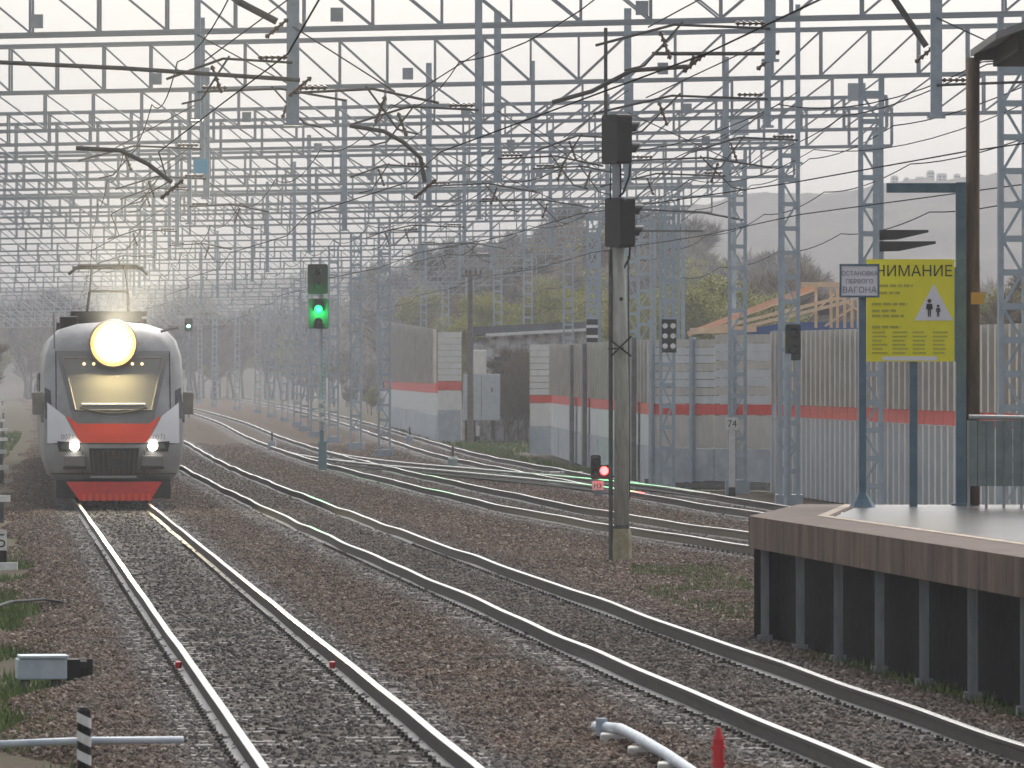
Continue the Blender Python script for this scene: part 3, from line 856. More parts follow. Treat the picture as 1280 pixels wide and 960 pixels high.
tag(m.build('white_bar', M['white'], None), 'short white bar on the grass under the left plate', 'bar')
for i, (px, py) in enumerate(((3, 505), (4, 522), (2, 535), (4, 548), (3, 562), (1, 580), (2, 603), (1, 648))):
    D = F*3.1/(py-469)
    k = thing('white_stake', 'white-topped stake in the row along the left edge', 'stake', (X(px, D), D, -.3), 0, 'stakes along the left grass')
    m = MB(); m.b2((-.07, -.07, 0), (.07, .07, .45)); m.build('stake_body', M['steel_dark'], k)
    m = MB(); m.b2((-.2, -.075, .46), (.2, .075, .60)); m.build('stake_top', M['white'], k)

# front: white conduit on blocks and red marker
cd = thing('white_conduit', 'pale conduit pipe resting on concrete blocks near the red marker', 'conduit', (X(745, 61), 61, -.2))
o = cd.location
pts = [(745, 61.8, .135), (775, 61.0, .155), (800, 59.2, .16), (835, 57.0, .14), (870, 54.8, .11), (905, 52.6, .10), (960, 49.5, .08), (1010, 46.5, .06)]
m = MB(); m.tube([(X(p, d) - o.x, d - o.y, z-.05) for p, d, z in pts], .047, 10); m.build('pipe', M['pipe'], cd, smooth=True)
for px, d in ((765, 61.2), (800, 59.0), (838, 56.6), (876, 54.2)):
    m = MB(); m.prismz([(X(px, d)-o.x-.10, d-o.y-.16), (X(px, d)-o.x+.10, d-o.y-.16), (X(px, d)-o.x+.10, d-o.y+.16), (X(px, d)-o.x-.10, d-o.y+.16)], -.12, .058)
    m.build('support_block', M['block'], cd, bevel=.02)
m = MB(); m.tube([(X(752, 61.5)-o.x-.0, 61.5-o.y, .02), (X(752, 61.5)-o.x, 61.5-o.y, .17)], .05, 8); m.build('end_cap', M['steel_blue'], cd)
D = 55.0
rm = thing('red_marker', 'small bright red marker peg against the near rail', 'marker post', (X(898, D), D, -.2))
m = MB(); m.tube([(0, 0, -.05), (0, 0, .32), (0, 0, .36), (0, 0, .41)], [.045, .045, .03, .015], 10); m.build('peg', M['red'], rm)
m = MB(); m.tube([(0, 0, .12), (0, 0, .15)], .056, 10); m.tube([(0, 0, .24), (0, 0, .27)], .056, 10); m.build('ring', M['red'], rm)
# rail joint clamps (red) on the leftmost track
for px, py, sd_ in ((237, 836, -1), (428, 836, 1)):
    D = F*(EYE+.1)/(py-469) + 1.0
    m = MB(); m.box((0, 0, 0), (.06, .22, .07))
    ob = m.build('joint_clamp', M['red'], None, loc=(float(trackA(D)) + sd_*.797 - .075, D, -.10), bevel=.01)
    tag(ob, 'small red clamp on the %s rail of the train track' % ('left' if sd_ < 0 else 'right'), 'clamp')

# spare rails stacked before the barrier
m = MB()
D1, D2 = 204.0, 197.0
sr = thing('spare_rails', 'spare rails lying in a low stack before the barrier', 'rail stack', (X(880, 200), 199, -.28))
for k in range(4):
    m = MB(); m.bar((X(808, D1)-sr.location.x, D1-199+k*.25, .10+.02*k), (X(962, D2)-sr.location.x, D2-199+k*.25, .10+.02*k), .08, .14); m.build('rail', M['railfoot'] if k % 2 == 0 else M['railside'], sr)

# ------------------------------------------------------------------ noise barrier
nb = thing('noise_barrier', 'tall stepped noise barrier with a red stripe beside the tracks', 'noise barrier', (0, 0, -.3))
ZB = -.3
def barrier(p0, p1, top0, top1, style, npan, red=(2.08, 2.40), plinth=1.15, root=None):
    """wall from p0 to p1 (x, D); heights above ZB"""
    p0, p1 = Vector((*p0, 0)), Vector((*p1, 0))
    d = (p1 - p0); L = d.length; u = d / L
    nrm = Vector((u.y, -u.x, 0))
    if nrm.y > 0: nrm = -nrm
    if abs(u.y) > .7 and nrm.x > 0: nrm = -nrm
    rot = Matrix((u, nrm, Vector((0, 0, 1)))).transposed()
    def blk(s0, s1, za, zb, dep, th, name, mt):
        m = MB(); c = p0 + u*((s0+s1)/2) + nrm*dep
        m.box((c.x, c.y, (za+zb)/2), (s1-s0, th, zb-za), rot)
        return m.build(name, mt, root)
    for i in range(npan):
        s0, s1 = L*i/npan, L*(i+1)/npan
        tp = top0 + (top1-top0)*(i+.5)/npan
        g = min(.03, .04*(s1-s0))
        blk(s0+g, s1-g, 0, plinth, -.05+random.uniform(-.01, .01), .22, 'plinth_block', M['plinth'])
        if style == 'flat':
            zs = [plinth, red[0], red[1]] + list(np.linspace(red[1], tp, 9)[1:])
            for k in range(len(zs)-1):
                blk(s0+g, s1-g, zs[k]+.012, zs[k+1]-.012, random.uniform(-.012, .012), .10, 'panel', M['pan_red'] if k == 1 else (M['pan_grey'] if k % 3 else M['pan_tan']) if npan > 1 else M['pan_white'])
        else:
            blk(s0+g, s1-g, plinth+.01, red[0]-.01, 0, .10, 'panel', M['pan_grey'])
            blk(s0+g, s1-g, red[0]+.002, red[1]-.002, .005, .10, 'panel', M['pan_red'])
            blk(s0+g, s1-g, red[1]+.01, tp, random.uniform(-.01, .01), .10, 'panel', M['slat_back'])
    return p0, u, nrm, L, rot, blk
def posts(info, n, top0, top1, w, dep, mt, z0=0):
    p0, u, nrm, L, rot, blk = info
    for i in range(n+1):
        s = L*i/n
        blk(max(0, s-w/2), s+w/2, z0, top0+(top1-top0)*i/n+.04, dep, .16, 'post', mt)

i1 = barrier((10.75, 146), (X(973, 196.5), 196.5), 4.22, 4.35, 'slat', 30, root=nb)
posts(i1, 46, 4.22, 4.35, .30, .13, M['pan_tan'], 2.41); posts(i1, 46, 2.03, 2.03, .28, .13, M['pan_grey'], .0)
i2 = barrier((X(972, 199), 199), (X(818, 203), 203), 4.40, 4.15, 'flat', 2, root=nb)
posts(i2, 3, 4.4, 4.15, .13, .08, M['steel_blue'])
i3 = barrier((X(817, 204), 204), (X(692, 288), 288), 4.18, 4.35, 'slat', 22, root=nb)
posts(i3, 40, 4.18, 4.35, .30, .10, M['pan_tan'], 2.41)
for D_, in ((212,), (250,), (262,)):
    p0, u, nrm, L, rot, blk = i3
    s = (D_-204)/84*L
    blk(s-.6, s+.6, 0, 4.3, .22, .14, 'post', M['slat_dark'])
i4 = barrier((X(691, 290), 290), (X(662, 290.4), 290.4), 4.45, 4.45, 'flat', 1, root=nb)
# part beyond the gap
nb2 = thing('noise_barrier', 'farther noise barrier section with pale end panel beyond the gap', 'noise barrier', (0, 0, -.3))
i5 = barrier((X(577, 340), 340), (X(547, 340.4), 340.4), 5.25, 5.25, 'flat', 1, (2.48, 2.92), 1.55, root=nb2)
i6 = barrier((X(546, 341), 341), (X(482, 455), 455), 5.35, 6.6, 'slat', 18, (2.35, 2.8), 1.3, root=nb2)
posts(i6, 26, 5.35, 6.6, .4, .10, M['pan_tan'], 2.82)
D = 343.0
cb = thing('relay_cabinet', 'pale grey metal cabinet on dark legs beside the pale barrier end', 'cabinet', (X(602, D), D, -.3))
m = MB(); m.b2((-.88, -.3, 1.05), (.88, .3, 3.25)); m.build('cabinet_body', M['box_grey'], cb, bevel=.03)
m = MB(); m.b2((-.02, -.315, 1.1), (.0, -.301, 3.2)); m.b2((.45, -.33, 2.4), (.52, -.301, 2.6)); m.build('door_seam', M['steel_dark'], cb)
for q in (-.7, -.4, .55): m = MB(); m.b2((q-.1, -.25, -.1), (q+.1, .25, 1.05)); m.build('leg', M['black'], cb)
m = MB(); m.b2((-.6, -.2, 3.26), (.22, .2, 4.4)); m.build('upper_box', M['pan_white'], cb, bevel=.03)
for px, py in ((508, 535), (597, 553)):
    D = F*3.2/(py-469)
    k = thing('white_peg', 'small white peg with a dark foot %s' % ('below the farther barrier' if px < 550 else 'in the barrier gap by the cabinet'), 'peg', (X(px, D), D, -.3))
    m = MB(); m.tube([(0, 0, .3), (0, 0, .75), (0, 0, .8)], [.1, .1, .05], 8); m.build('peg_top', M['white'], k)
    m = MB(); m.tube([(0, 0, 0), (0, 0, .3)], .11, 8); m.build('peg_foot', M['black'], k)

# low shed behind the barrier
D = 352.0
sh = thing('low_shed', 'low shed with dark roof and patchy white wall behind the barrier', 'shed', (X(660, D), D, -.3))
a, b = X(592, D)-X(660, D), X(742, D)-X(660, D)
m = MB(); m.prism([(a, 0), (b, 0), (b, Z(413, D)+.3), (a, Z(422, D)+.3)], 0, 5); m.build('wall', M['shed_wall'], sh)
m = MB(); m.prism([(a-.3, Z(420, D)+.3), (b+.3, Z(411, D)+.3), (b+.3, Z(401, D)+.3), (a-.3, Z(409, D)+.3)], -.5, 5.5); m.build('roof', M['shed_roof'], sh)
m = MB(); m.prism([(a+.6, Z(421, D)+.3), (b+.3, Z(413, D)+.3), (b+.3, Z(409.5, D)+.3), (a+.6, Z(417, D)+.3)], -.58, -.502); m.build('fascia', M['white'], sh)
for k in range(4):
    m = MB(); m.b2((a+1.0+k*1.2, -.04, 3.0), (a+1.6+k*1.2, -.005, 4.1)); m.build('window', M['glassdark'], sh)

# timber roof frame under construction
D = 232.0
th = thing('unfinished_house', 'unfinished timber roof frame over blue sheeting behind the barrier', 'house', (X(970, D), D, -.3))
def TX(px): return X(px, D) - X(970, D)
def TZ(py): return Z(py, D) + .3
m = MB(); m.b2((TX(905), 0, 0), (TX(1110), 5, TZ(417))); m.build('wall', M['shed_wall'], th)
m = MB(); m.prism([(TX(915), TZ(418)), (TX(1080), TZ(417)), (TX(1080), TZ(402)), (TX(985), TZ(403)), (TX(915), TZ(414))], -.25, -.08); m.build('blue_sheet', M['tarp'], th)
for k in range(6):
    y = k*.55
    m = MB(); m.bar((TX(862), y-.4, TZ(417)), (TX(1022), y-.4, TZ(356+k*.6)), .08, .17); m.build('rafter', M['timber_red'] if k % 3 == 0 else M['timber'], th)
m = MB(); m.bar((TX(880), -.8, TZ(414)), (TX(1050), -.8, TZ(372)), .06, .11); m.build('rafter', M['timber'], th)
m = MB(); m.bar((TX(930), -.9, TZ(409)), (TX(1060), -.9, TZ(377)), .06, .11); m.build('rafter', M['timber'], th)
m = MB(); m.bar((TX(1000), -.6, TZ(356)), (TX(1090), -.6, TZ(356)), .10, .16); m.build('ridge_board', M['timber'], th)
m = MB(); m.bar((TX(862), -.45, TZ(414)), (TX(945), -.45, TZ(411)), .08, .2); m.build('wall_plate', M['timber'], th)
for px in (1019, 1038, 1046, 1055, 1064, 1072, 1081):
    m = MB(); m.bar((TX(px), -.5, TZ(410)), (TX(px), -.5, TZ(358)), .09); m.build('stud', M['timber'], th)
for p, q in (((1030, 408), (1064, 385)), ((1012, 395), (1042, 368)), ((1050, 372), (1080, 395))):
    m = MB(); m.bar((TX(p[0]), -.62, TZ(p[1])), (TX(q[0]), -.62, TZ(q[1])), .06); m.build('brace', M['timber'], th)
m = MB(); m.b2((TX(1022), -.3, TZ(394)), (TX(1036), -.2, TZ(375))); m.build('window_opening', M['glassdark'], th)

# wooden utility pole behind the shed
D = 338.0
up = thing('utility_pole', 'dark wooden pole with a short crossbar above the pale barrier end', 'pole', (X(588, D), D, -.3))
m = MB(); m.tube([(0, 0, 0), (0, 0, Z(338, D)+.3)], [.16, .11], 8); m.build('pole', M['bark'], up)
m = MB(); m.bar((-.5, 0, Z(345, D)+.3), (.55, 0, Z(344, D)+.3), .12); m.build('crossbar', M['bark'], up)
m = MB()
for q in (-.45, -.2, .25, .5): m.tube([(q, 0, Z(344, D)+.34), (q, 0, Z(340, D)+.42)], .05, 6)
m.build('insulators', M['steel_dark'], up)

# ------------------------------------------------------------------ gantries
def unit_box(name, mt):
    m = MB(); m.box((0, 0, 0), (1, 1, 1)); return m.mesh(name, mt)
bar_steel = unit_box('bar', M['steel'])
bar_blue = unit_box('bar_painted', M['steel_blue'])
bar_dark = unit_box('bar_dark', M['steel_dark'])
def bar_obj(name, me, p, q, w, h, parent):
    p, q = Vector(p), Vector(q)
    d = q - p
    o = bpy.data.objects.new(name, me); COL.objects.link(o); o.parent = parent
    o.location = (p+q)/2; o.rotation_mode = 'QUATERNION'; o.rotation_quaternion = d.to_track_quat('Z', 'Y'); o.scale = (w, h, d.length)
    return o

def insulator_mesh():
    m = MB(); m.tube([(0, 0, -.22), (0, 0, .22)], .02, 6)
    for k in range(5): m.tube([(0, 0, -.18+k*.09-.02), (0, 0, -.18+k*.09+.02)], [.045, .03], 8)
    return m.mesh('insulator', M['insul'])
INS = insulator_mesh()

ORD = ['nearest', 'second nearest', 'third nearest', 'fourth nearest', 'fifth nearest', 'sixth nearest', 'seventh nearest', 'eighth nearest', 'ninth nearest', 'tenth nearest']
# distance, underside height, right end px, centre x, right column x, extra columns, drop posts (x, bottom z)
GAN = [
 (108, 9.0, 15.0, 4.0, 12.0, [], [(-3.3, 6.70, .19), (3.84, 7.60, .16), (6.28, 6.74, .17)]),
 (125, 9.0, 14.5, 3.2, 8.6, [], [(-.58, 7.05, .13), (-5.5, 7.4, .11), (4.4, 7.2, .11)]),
 (150, 9.0, 13.4, 1.2, 7.42, [], [(-.3, 6.95, .15), (-6.5, 7.2, .11), (2.4, 6.9, .15), (5.9, 7.3, .10)]),
 (173, 9.0, 12.4, .6, 6.62, [], [(-7.4, 7.2, .16), (-2.0, 7.0, .14), (5.1, 7.2, .15), (.5, 7.4, .10)]),
 (197, 9.0, 10.3, 0, 6.14, [], [(-8.9, 7.1, .12), (-4.6, 6.9, .15), (-.9, 7.2, .12), (2.6, 7.1, .12)]),
 (226, 9.0, 8.8, -1, 5.0, [], [(-10.6, 7.0, .13), (-6.4, 6.8, .13), (-1.5, 7.1, .12), (1.2, 7, .12)]),
 (250, 9.0, 8.0, -2, 4.6, [], [(-12, 7, .12), (-7.6, 6.9, .13), (-3.2, 7, .12), (.4, 7, .12)]),
 (275, 9.0, 7.6, -3, 4.2, [-4.9], [(-13.8, 7, .12), (-9.4, 6.9, .13), (-.8, 7, .12)]),
 (303, 9.0, 6.6, -4, 3.37, [-6.6], [(-15.6, 7, .12), (-11, 6.9, .13), (-2.2, 7, .12)]),
 (333, 9.0, 5.6, -5, 2.6, [-8.3], [(-17.4, 7, .12), (-12.9, 6.9, .13), (-4, 7, .12)]),
 (364, 9.0, 4.2, -6, .8, [-10.0], [(-19.3, 7, .12), (-15, 6.9, .13)]),
 (400, 9.0, 3.0, -8, -.8, [-11.6], [(-21.6, 7, .12), (-17.4, 6.9, .13)]),
 (440, 9.0, 1.5, -10, -2.6, [-13.2], [(-24, 7, .12), (-20, 6.9, .13)]),
 (485, 9.0, 0, -12, -4.5, [-15.4], [(-27, 7, .12), (-23, 6.9, .13)]),
 (535, 9.0, -2, -14, -6.6, [-18], [(-30, 7, .12), (-26, 6.9, .13)]),
 (590, 9.0, -4, -17, -9, [-21], [(-33.5, 7, .12), (-29.5, 6.9, .13)]),
 (650, 9.0, -7, -20, -12, [-25], [(-38, 7, .12), (-33, 6.9, .13)]),
 (720, 9.0, -10, -24, -16, [-30], [(-43, 7, .12), (-37, 6.9, .13)]),
 (800, 9.0, -14, -28, -20, [-35], [(-48, 7, .12), (-42, 6.9, .13)]),
]
SKEW, TILT = -.20, .012
def lattice_column(root, x, y, top, w=.42, far=False, name='column'):
    m = MB()
    for sx in (-1, 1):
        for sy in (-1, 1):
            m.b2((x+sx*w/2-.045, y+sy*.16-.035, -.4), (x+sx*w/2+.045, y+sy*.16+.035, top))
    m.b2((x-w/2-.12, y-.3, -.45), (x+w/2+.12, y+.3, .05))
    c = m.build(name, M['steel_blue'], root)
    k = 0; z = .6
    zz = []
    while z < top-.1: zz.append(z); z += .58
    if far:
        m = MB()
        for z in zz:
            m.b2((x-w/2, y-.205, z-.05), (x+w/2, y-.196, z+.05))
        tag(m.build('battens', M['steel_blue'], c), kind='stuff')
    else:
        for i, z in enumerate(zz):
            bar_obj('batten', bar_blue, (x-w/2, y-.21, z), (x+w/2, y-.21, z), .015, .11, c)
            if i < len(zz)-1:
                bar_obj('lacing_bar', bar_blue, (x+(w/2-.04)*(1 if i % 2 else -1), y+.14, z), (x-(w/2-.04)*(1 if i % 2 else -1), y+.14, zz[i+1]), .012, .05, c)
    return c

def cantilever(root, x, y, z, side, L=2.6, kind=0):
    """bracket arm from a drop post at x,y,z; side -1/+1"""
    m = MB()
    tip = (x+side*L, y-.1, z-.15-.1*kind)
    m.tube([(x, y-.1, z), (x+side*L*.55, y-.1, z+.06), tip], .023, 6)
    m.tube([(x, y-.1, z+1.0), (x+side*L*.7, y-.1, z+.02)], .012, 5)
    m.tube([(x+side*L*.5, y-.1, z+.1), (x+side*L*.72, y-.1, z-.55), (x+side*(L*.72+.3), y-.1, z-.62)], .017, 5)
    a = m.build('cantilever_arm', M['steel_dark'], root)
    o = bpy.data.objects.new('insulator', INS); COL.objects.link(o); o.parent = a
    o.location = (x+side*.3, y-.1, z+.08); o.rotation_euler = (0, R(90), 0)
    o = bpy.data.objects.new('insulator', INS); COL.objects.link(o); o.parent = a
    o.location = (x+side*L*.6, y-.1, z-.25); o.rotation_euler = (0, side*R(20), 0)
    return a

THIN = [(186, 9.1, 9.6, -1, 0, [], []), (212, 8.9, 8.2, -2, 0, [], []), (238, 9.05, 7.6, -2, 0, [], []), (262, 8.95, 6.5, -3, 0, [], []), (289, 9.1, 6.0, -4, 0, [], [])]
for gi, (D0, H0, xr, xc, col, extra, drops) in enumerate(GAN + THIN):
    full = gi < len(GAN)
    far = D0 > 420
    lab = 'slender bracing truss %s' % ('between the fourth and fifth gantries', 'just behind the fifth gantry', 'just behind the sixth gantry', 'just behind the seventh gantry', 'just behind the eighth gantry')[gi-len(GAN)] if not full else ('%s steel lattice gantry spanning the tracks' % ORD[gi]) if gi < len(ORD) else 'far hazy steel lattice gantry beyond the train'
    g = thing('catenary_gantry', lab, 'gantry', (0, D0, 0), 0, 'lattice gantries over the tracks')
    xl = float(trackA(D0)) - 7.8
    Y = lambda x: SKEW*x
    def ZZ(x): return H0 + TILT*x
    TH = (1.0 + .07*math.sin(gi*1.7)) if full else .82
    for dy in (0, .75):
        for dz in (0, TH):
            bar_obj('chord', bar_steel, (xl, Y(xl)+dy, ZZ(xl)+dz), (xr, Y(xr)+dy, ZZ(xr)+dz), .066, .066, g)
    pitch = 1.12 + .12*math.sin(gi*2.3)
    n = int((xr - xl)/pitch)
    web = MB() if far else None
    for dy in (0, .75):
        for i in range(n+1):
            x = xr - i*pitch
            a0, a1 = (x, Y(x)+dy, ZZ(x)+.03), (x, Y(x)+dy, ZZ(x)+TH-.03)
            if far: web.bar(a0, a1, .05)
            else: bar_obj('vertical_strut', bar_steel, a0, a1, .045, .045, g)
            if i < n:
                x2 = x - pitch
                if (x+x2)/2 > xc: b0, b1 = (x2, Y(x2)+dy, ZZ(x2)+.03), (x, Y(x)+dy, ZZ(x)+TH-.03)
                else: b0, b1 = (x2, Y(x2)+dy, ZZ(x2)+TH-.03), (x, Y(x)+dy, ZZ(x)+.03)
                if far: web.bar(b0, b1, .045)
                else: bar_obj('diagonal_strut', bar_steel, b0, b1, .036, .036, g)
    if far: tag(web.build('lattice_web', M['steel'], g), kind='stuff')
    if full: lattice_column(g, col, Y(col)+.37, ZZ(col)+.02, far=D0 > 320)
    if full: lattice_column(g, xl+.35, Y(xl+.35)+.37, ZZ(xl)+.02, far=D0 > 200)
    for e in extra: lattice_column(g, e, Y(e)+.37, ZZ(e)+.02, far=D0 > 320)
    for k, (x, zb, w) in enumerate(drops):
        m = MB(); y = Y(x) - .14
        m.b2((x-w/2, y-.09, zb), (x+w/2, y+.02, ZZ(x)+TH+.5)); m.b2((x-w/2-.05, y-.1, zb-.04), (x+w/2+.05, y+.03, zb))
        m.build('drop_post', M['steel_blue'], g)
        if D0 < 300 and (gi < 4 or k % 2 == 0):
            cantilever(g, x, y, zb+.45, -1 if (k + gi) % 2 else 1, 2.2 + .4*((k*7+gi*3) % 3), (k+gi) % 2)
            if (k+gi) % 4 == 0: cantilever(g, x, y-.15, zb+.9, 1 if (k+gi) % 2 else -1, 1.9, 1)
    # small lamps / boxes hung on the beam
    if not full:
        for e in (xr - .3, xl + .3):
            m = MB(); m.b2((e-.07, Y(e)+.0, -.45), (e+.07, Y(e)+.14, ZZ(e)-.04)); m.build('pole', M['steel_blue'], g)
    if gi in (1, 2, 3, 4, 5):
        for q in range(3):
            x = xl + 3 + ((q*5.3 + gi*2.7) % (xr-xl-4))
            m = MB(); m.b2((x-.11, Y(x)-.2, ZZ(x)+TH*.0-.16+.26), (x+.11, Y(x)-.06, ZZ(x)+.34)); m.build('junction_box', M['steel'], g)

# extra long bracket pipes seen close at the top left and centre
D = 107.5
for pts, r, lab in (
    ([(-40, 76), (150, 85), (375, 100)], .034, 'long sloping grey tube near the top left corner'),
    ([(255, -30), (300, 3), (346, 27)], .055, 'thick dark bracket tube poking in at the top left'),
    ([(690, 128), (740, 114), (790, 88), (862, 83), (868, 70)], .035, 'bent bracket tube above the tall black signal'),
    ([(815, 67), (960, 67)], .03, 'level bracket tube right of the tall black signal'),
    ([(1112, -10), (1158, 58)], .05, 'thick brown bracket tube beside the right drop post'),
    ([(437, 157), (480, 164), (505, 178), (526, 198), (531, 228)], .034, 'curved dark bracket tube right of the left drop post'),
    ([(95, 185), (150, 188), (185, 205), (215, 228)], .035, 'curved dark bracket tube above the train'),
):
    m = MB(); m.tube([(X(a, D), D, Z(b, D)) for a, b in pts], r, 7)
    br = m.build('bracket_tube', M['steel_dark'], None)
    tag(br, lab, 'bracket')
    p = Vector((X(pts[-1][0], D), D, Z(pts[-1][1], D)))
    o = bpy.data.objects.new('insulator', INS); COL.objects.link(o); o.parent = br; o.location = p + Vector((0, -.02, -.1)); o.rotation_euler = (0, R(50), 0)

# plates hung among the gantries
for px, py, D, c, s, lab in ((248, 206, 150, (.10, .42, .62), .30, 'small bright blue plate hung on the gantries above the train'), (1066, 119, 172, (.40, .44, .48), .42, 'small pale square plate on the gantry at right'),
                             (922, 160, 196, (.52, .56, .60), .5, 'pale blue-grey plate on the gantry right of the black signal')):
    m = MB(); m.b2((-s/2, -.02, -s/2), (s/2, .02, s/2))
    tag(m.build('hanging_plate', mat('plate_paint', c, .5), None, loc=(X(px, D), D - .3 + SKEW*X(px, D), Z(py, D))), lab, 'plate')

# indicator boards on the columns
D = 200.0
cq = thing('trackside_mast', 'lattice mast carrying a six-dot board before the barrier', 'mast', (X(834, D), D, -.3))
lattice_column(cq, 0, 0, Z(258, D)+.3, .36)
m = MB(); m.tube([(-.9, -.2, Z(262, D)+.3), (.9, -.2, Z(265, D)+.3), (2.2, -.2, Z(276, D)+.3)], .03, 5); m.bar((-1, -.2, Z(289, D)+.3), (1, -.2, Z(289, D)+.3), .05); m.build('cross_arm', M['steel_dark'], cq)
ib = thing('dot_board', 'black board with six white dots hung on the lattice mast', 'signal board', (X(836, D), D-.33, Z(420, D)))
m = MB(); m.b2((-.20, -.03, -.46), (.20, .03, .46)); m.build('board', M['black'], ib)
for a in (-.11, .11):
    for b in (-.28, 0, .28):
        m = MB(); m.tube([(a, -.05, b), (a, -.03, b)], .075, 12); m.build('dot', M['white'], ib)
D = 252.0
ib = thing('bar_board', 'black and white barred board hung on the far lattice mast', 'signal board', (X(740, D), D-.35, Z(417, D)))
m = MB(); m.b2((-.2, -.03, -.5), (.2, .03, .5)); m.build('board', M['black'], ib)
for b in (.25, -.1, -.36): m = MB(); m.b2((-.2, -.045, b-.05), (.2, -.03, b+.05)); m.build('bar', M['white'], ib)
cq2 = thing('trackside_mast', 'lattice mast with a barred board seen over the barrier', 'mast', (X(742, D), D, -.3))
lattice_column(cq2, 0, 0, Z(262, D)+.3, .42)
cq3 = thing('trackside_mast', 'lattice mast rising behind the concrete signal mast', 'mast', (X(790, 240), 240, -.3))
lattice_column(cq3, 0, 0, Z(300, 240)+.3, .40)
D = 171.0
dh = thing('dark_signal', 'unlit black two-lens signal fixed on the lattice column left of the signs', 'railway signal', (X(988, D), D-.25+SKEW*6.6, Z(428, D)))
head(dh, (0, 0, 0), .36, .86, .2, 0, (.2, -.2), -1)
D = 150.0
for zz, ln in ((296, 1.0), (310, 1.15)):
    m = MB(); m.prism([(0, -.11), (ln*.35, -.10), (ln, .05), (ln, .10), (0, .10)], -.12, .12)
    hr = m.build('loudspeaker', M['black'], None, loc=(X(1093, D), D-.6+SKEW*7.4, Z(zz, D)))
    tag(hr, 'black pointed horn pair member above the yellow board' if zz < 300 else 'lower black pointed horn just above the yellow board', 'loudspeaker')

# plain blue-grey post behind the platform tip
D = 171.0
m = MB(); m.tube([(0, 0, -.3), (0, 0, 3.4)], .085, 8)
tag(m.build('plain_post', M['steel_blue'], None, loc=(X(979, D)-.0, D-2.6, 0)), 'plain blue-grey post at the foot of a lattice column', 'post')

# ------------------------------------------------------------------ wires
GD = [g[0] for g in GAN if g[0] > 100]
for ti, (f, nm) in enumerate(zip(TRACKS, ('train track', 'platform-side track', 'third track', 'track by the barrier'))):
    ct, me_ = MB(), MB()
    ds = [40, 75] + GD
    pts = []; top = []
    for k, d in enumerate(ds):
        st = .28 if k % 2 else -.28
        pts.append((float(f(d)) + st, d, 6.25))
    m = MB(); m.tube(pts, .011, 4); tag(m.build('contact_wire', M['wire'], None), 'thin contact wire above the %s' % nm, 'wire')
    for k in range(len(ds)-1):
        for s in np.arange(0, 1, .125):
            d = ds[k] + (ds[k+1]-ds[k])*s
            top.append((float(f(d)), d, 7.6 - .3*4*s*(1-s)))
    m = MB(); m.tube(top, .010, 4); tag(m.build('messenger_wire', M['wire'], None), 'sagging carrier wire above the contact wire of the %s' % nm, 'wire')
for k, (dx, z) in enumerate(((.55, 8.1), (-.5, 8.3), (.9, 7.3), (1.3, 6.3))):
    pts = []
    ds = [60, 92] + GD
    cl = hermite([(20, 22), (60, 16.5), (92, 12.0), (125, 8.75), (150, 7.4), (173, 6.6), (197, 6.0), (250, 4.6), (300, 3.4), (364, .8), (440, -2.6), (535, -6.6), (650, -12), (800, -20)])
    for i in range(len(ds)-1):
        for s in np.arange(0, 1, .125):
            d = ds[i]*(1-s) + ds[i+1]*s
            pts.append((float(cl(d)) + dx, d, z - .16*4*s*(1-s)))
    m = MB(); m.tube(pts, .012, 4)
    tag(m.build('feeder_wire', M['wire'], None), ('inner upper', 'outer upper', 'middle', 'lowest')[k] + ' feeder wire strung along the right columns', 'wire')

# ------------------------------------------------------------------ train
TD = 163.5
ang = math.atan(.0727)
tr = thing('commuter_train', 'grey and orange-red electric train with its headlight blazing', 'train', (float(trackA(TD)), TD, 0), ang)
SIL = [(0, .50), (1.28, .52), (1.42, .62), (1.52, .95), (1.56, 1.35), (1.56, 2.2), (1.55, 2.9), (1.51, 3.35), (1.40, 3.70), (1.18, 3.94), (.75, 4.08), (.0, 4.14)]
sil = SIL + [(-x, z) for x, z in reversed(SIL[1:-1])]
def hw(z):
    return float(np.interp(z, [p[1] for p in SIL], [p[0] for p in SIL])) if z < 4.0 else 1.0
def depth(x, z):
    base = np.interp(z, [.5, .9, 1.4, 1.9, 3.3, 3.8, 4.17], [.28, .06, 0, .14, .85, 1.25, 1.8])
    return float(base + .55*(abs(x)/1.56)**3.2)
# front shell
m = MB(); NR = 9
rings = []
cx0, cz0 = 0, 2.1
for k in range(NR+1):
    s = k/NR
    rings.append([(x*s, cz0 + (z-cz0)*s) for x, z in sil])
n = len(sil)
vs = [(x, depth(x, z) + (.35 if k == NR else 0)*0, z) for k, rg in enumerate(rings) for x, z in rg]
fs = [(k*n+i, k*n+(i+1) % n, (k+1)*n+(i+1) % n, (k+1)*n+i) for k in range(NR) for i in range(n)]
m.add(vs, fs)
